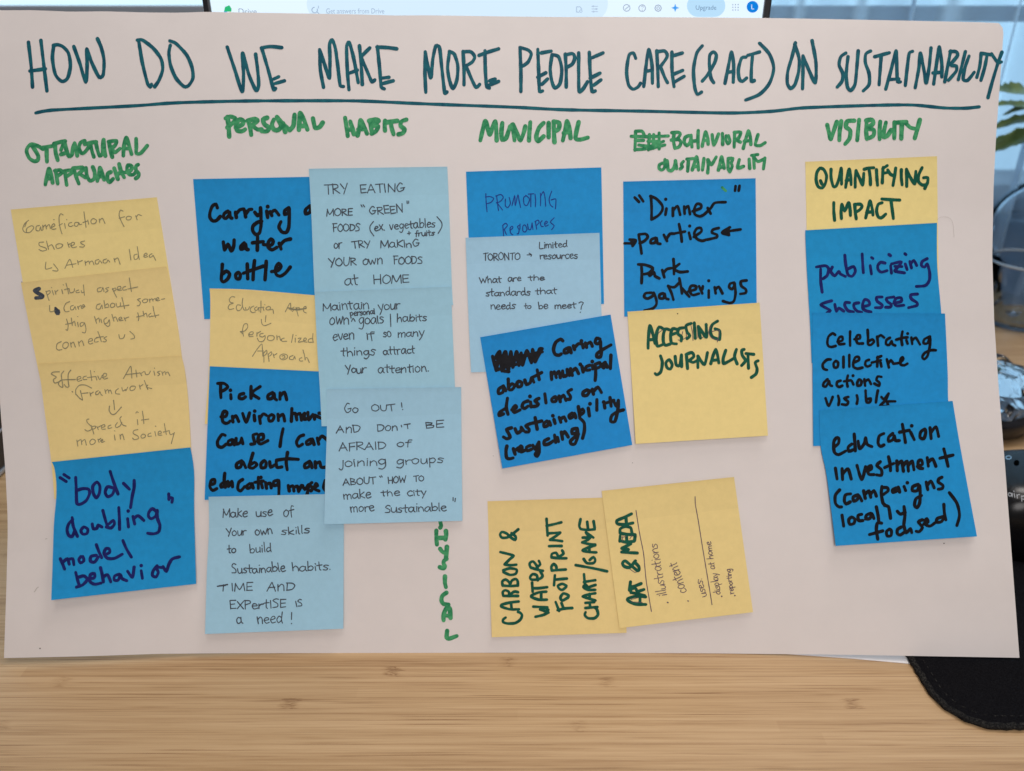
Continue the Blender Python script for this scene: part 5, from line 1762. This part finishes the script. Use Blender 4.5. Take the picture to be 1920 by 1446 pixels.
leaf(A(1985, 250, 0.82), A(1860, 246, 0.79), 0.007, UP, 5)
leaf(A(1950, 246, 0.80), A(1858, 272, 0.77), 0.007, UP, 6)
leaf(A(2040, 225, 0.82), A(1925, 238, 0.79), 0.008, UP, 7)
leaf(A(2060, 180, 0.84), A(1985, 150, 0.82), 0.012, UP, 8)
leaf(A(2080, 260, 0.84), A(1990, 300, 0.80), 0.012, UP, 9)
leaf(A(1990, 262, 0.81), A(1880, 258, 0.785), 0.006, UP, 10)
top = Vector((vc.x, vc.y, zc + 0.072))
tube('stem', [A(1840, 298, 0.80), A(1880, 306, 0.805), A(1935, 316, 0.815), A(1975, 330, 0.835), top, Vector((vc.x + 0.004, vc.y, zc - 0.02))], 0.0026, st, plant)
for k, (px, py) in enumerate(((1965, 178), (1985, 200), (1985, 262), (2040, 225), (2060, 180), (2080, 260))):
    e = A(px, py, 0.80 if k < 3 else 0.83)
    tube('stem', [e, e.lerp(top, 0.5) + Vector((0.004, 0.006, 0.012)), top, Vector((vc.x - 0.006 + 0.002 * k, vc.y + 0.003 * (k - 2), zc - 0.03))], 0.0016, st, plant)

# ------------------------------------------------------------------ dark gadget peeping out at the left edge
lc = at_dist(-52, 905, 0.510)
lc.z = 0.0
left = empty('speaker', (lc.x, lc.y, 0)); tag(left, 'dark box with pale trim lines at the left edge behind the poster', 'speaker')
bm = bmesh.new(); box_bm(bm, (0, 0, 0.029), (0.05, 0.05, 0.052), 0.004, 3); bm_obj('body', bm, plain('brown_black_plastic', (0.022, 0.018, 0.020), 0.3), left)
tm = plain('pale_trim', (0.45, 0.46, 0.50), 0.3, 0.6)
for z in (0.0035, 0.033):
    bm = bmesh.new(); box_bm(bm, (0, 0, z), (0.0512, 0.0512, 0.002 if z > 0.01 else 0.003), 0.0005); bm_obj('trim', bm, tm, left)

# ------------------------------------------------------------------ small things lying on the poster
hair = [(1757, 412), (1762, 408), (1770, 406.5), (1778, 408), (1784, 413), (1787, 421), (1788, 431), (1789, 445)]
hp = [POSTER.pt(x, y, 0.00030) for x, y in smooth_line(hair)]
tag(tube('loose_hair', hp, 0.00004, plain('hair_brown', (0.34, 0.29, 0.26), 0.5), None, 5), 'single curved hair stuck on the poster beside the Quantifying note', 'hair')
cm_ = plain('crumb_dark', (0.03, 0.025, 0.02), 0.8)
I = Ink(NOTES['acce'], 71); I.disc((1270.5, 588.3), 1.2); I.done('ink_speck', cm_)
I = Ink(POSTER, 72)
traced(I, 0, 0, 1.0, 1.6, '66,1107 70,1102 72,1101\n64,1110 67,1107')
I.done('smudge', plain('grey_smudge', (0.50, 0.46, 0.43), 0.8))
I = Ink(POSTER, 73)
traced(I, 0, 0, 1.0, 1.4, '85,1011 88,1010')
I.done('smudge', bpy.data.materials['grey_smudge'])
def speck(x, y, r):
    I = Ink(POSTER, 74); I.disc((x, y), r); I.done('ink_speck', cm_)
for q in ((75, 1216, 1.3), (1770, 1019, 1.2), (41, 529, 0.9), (1186, 868, 0.7), (925, 855, 0.6)): speck(*q)
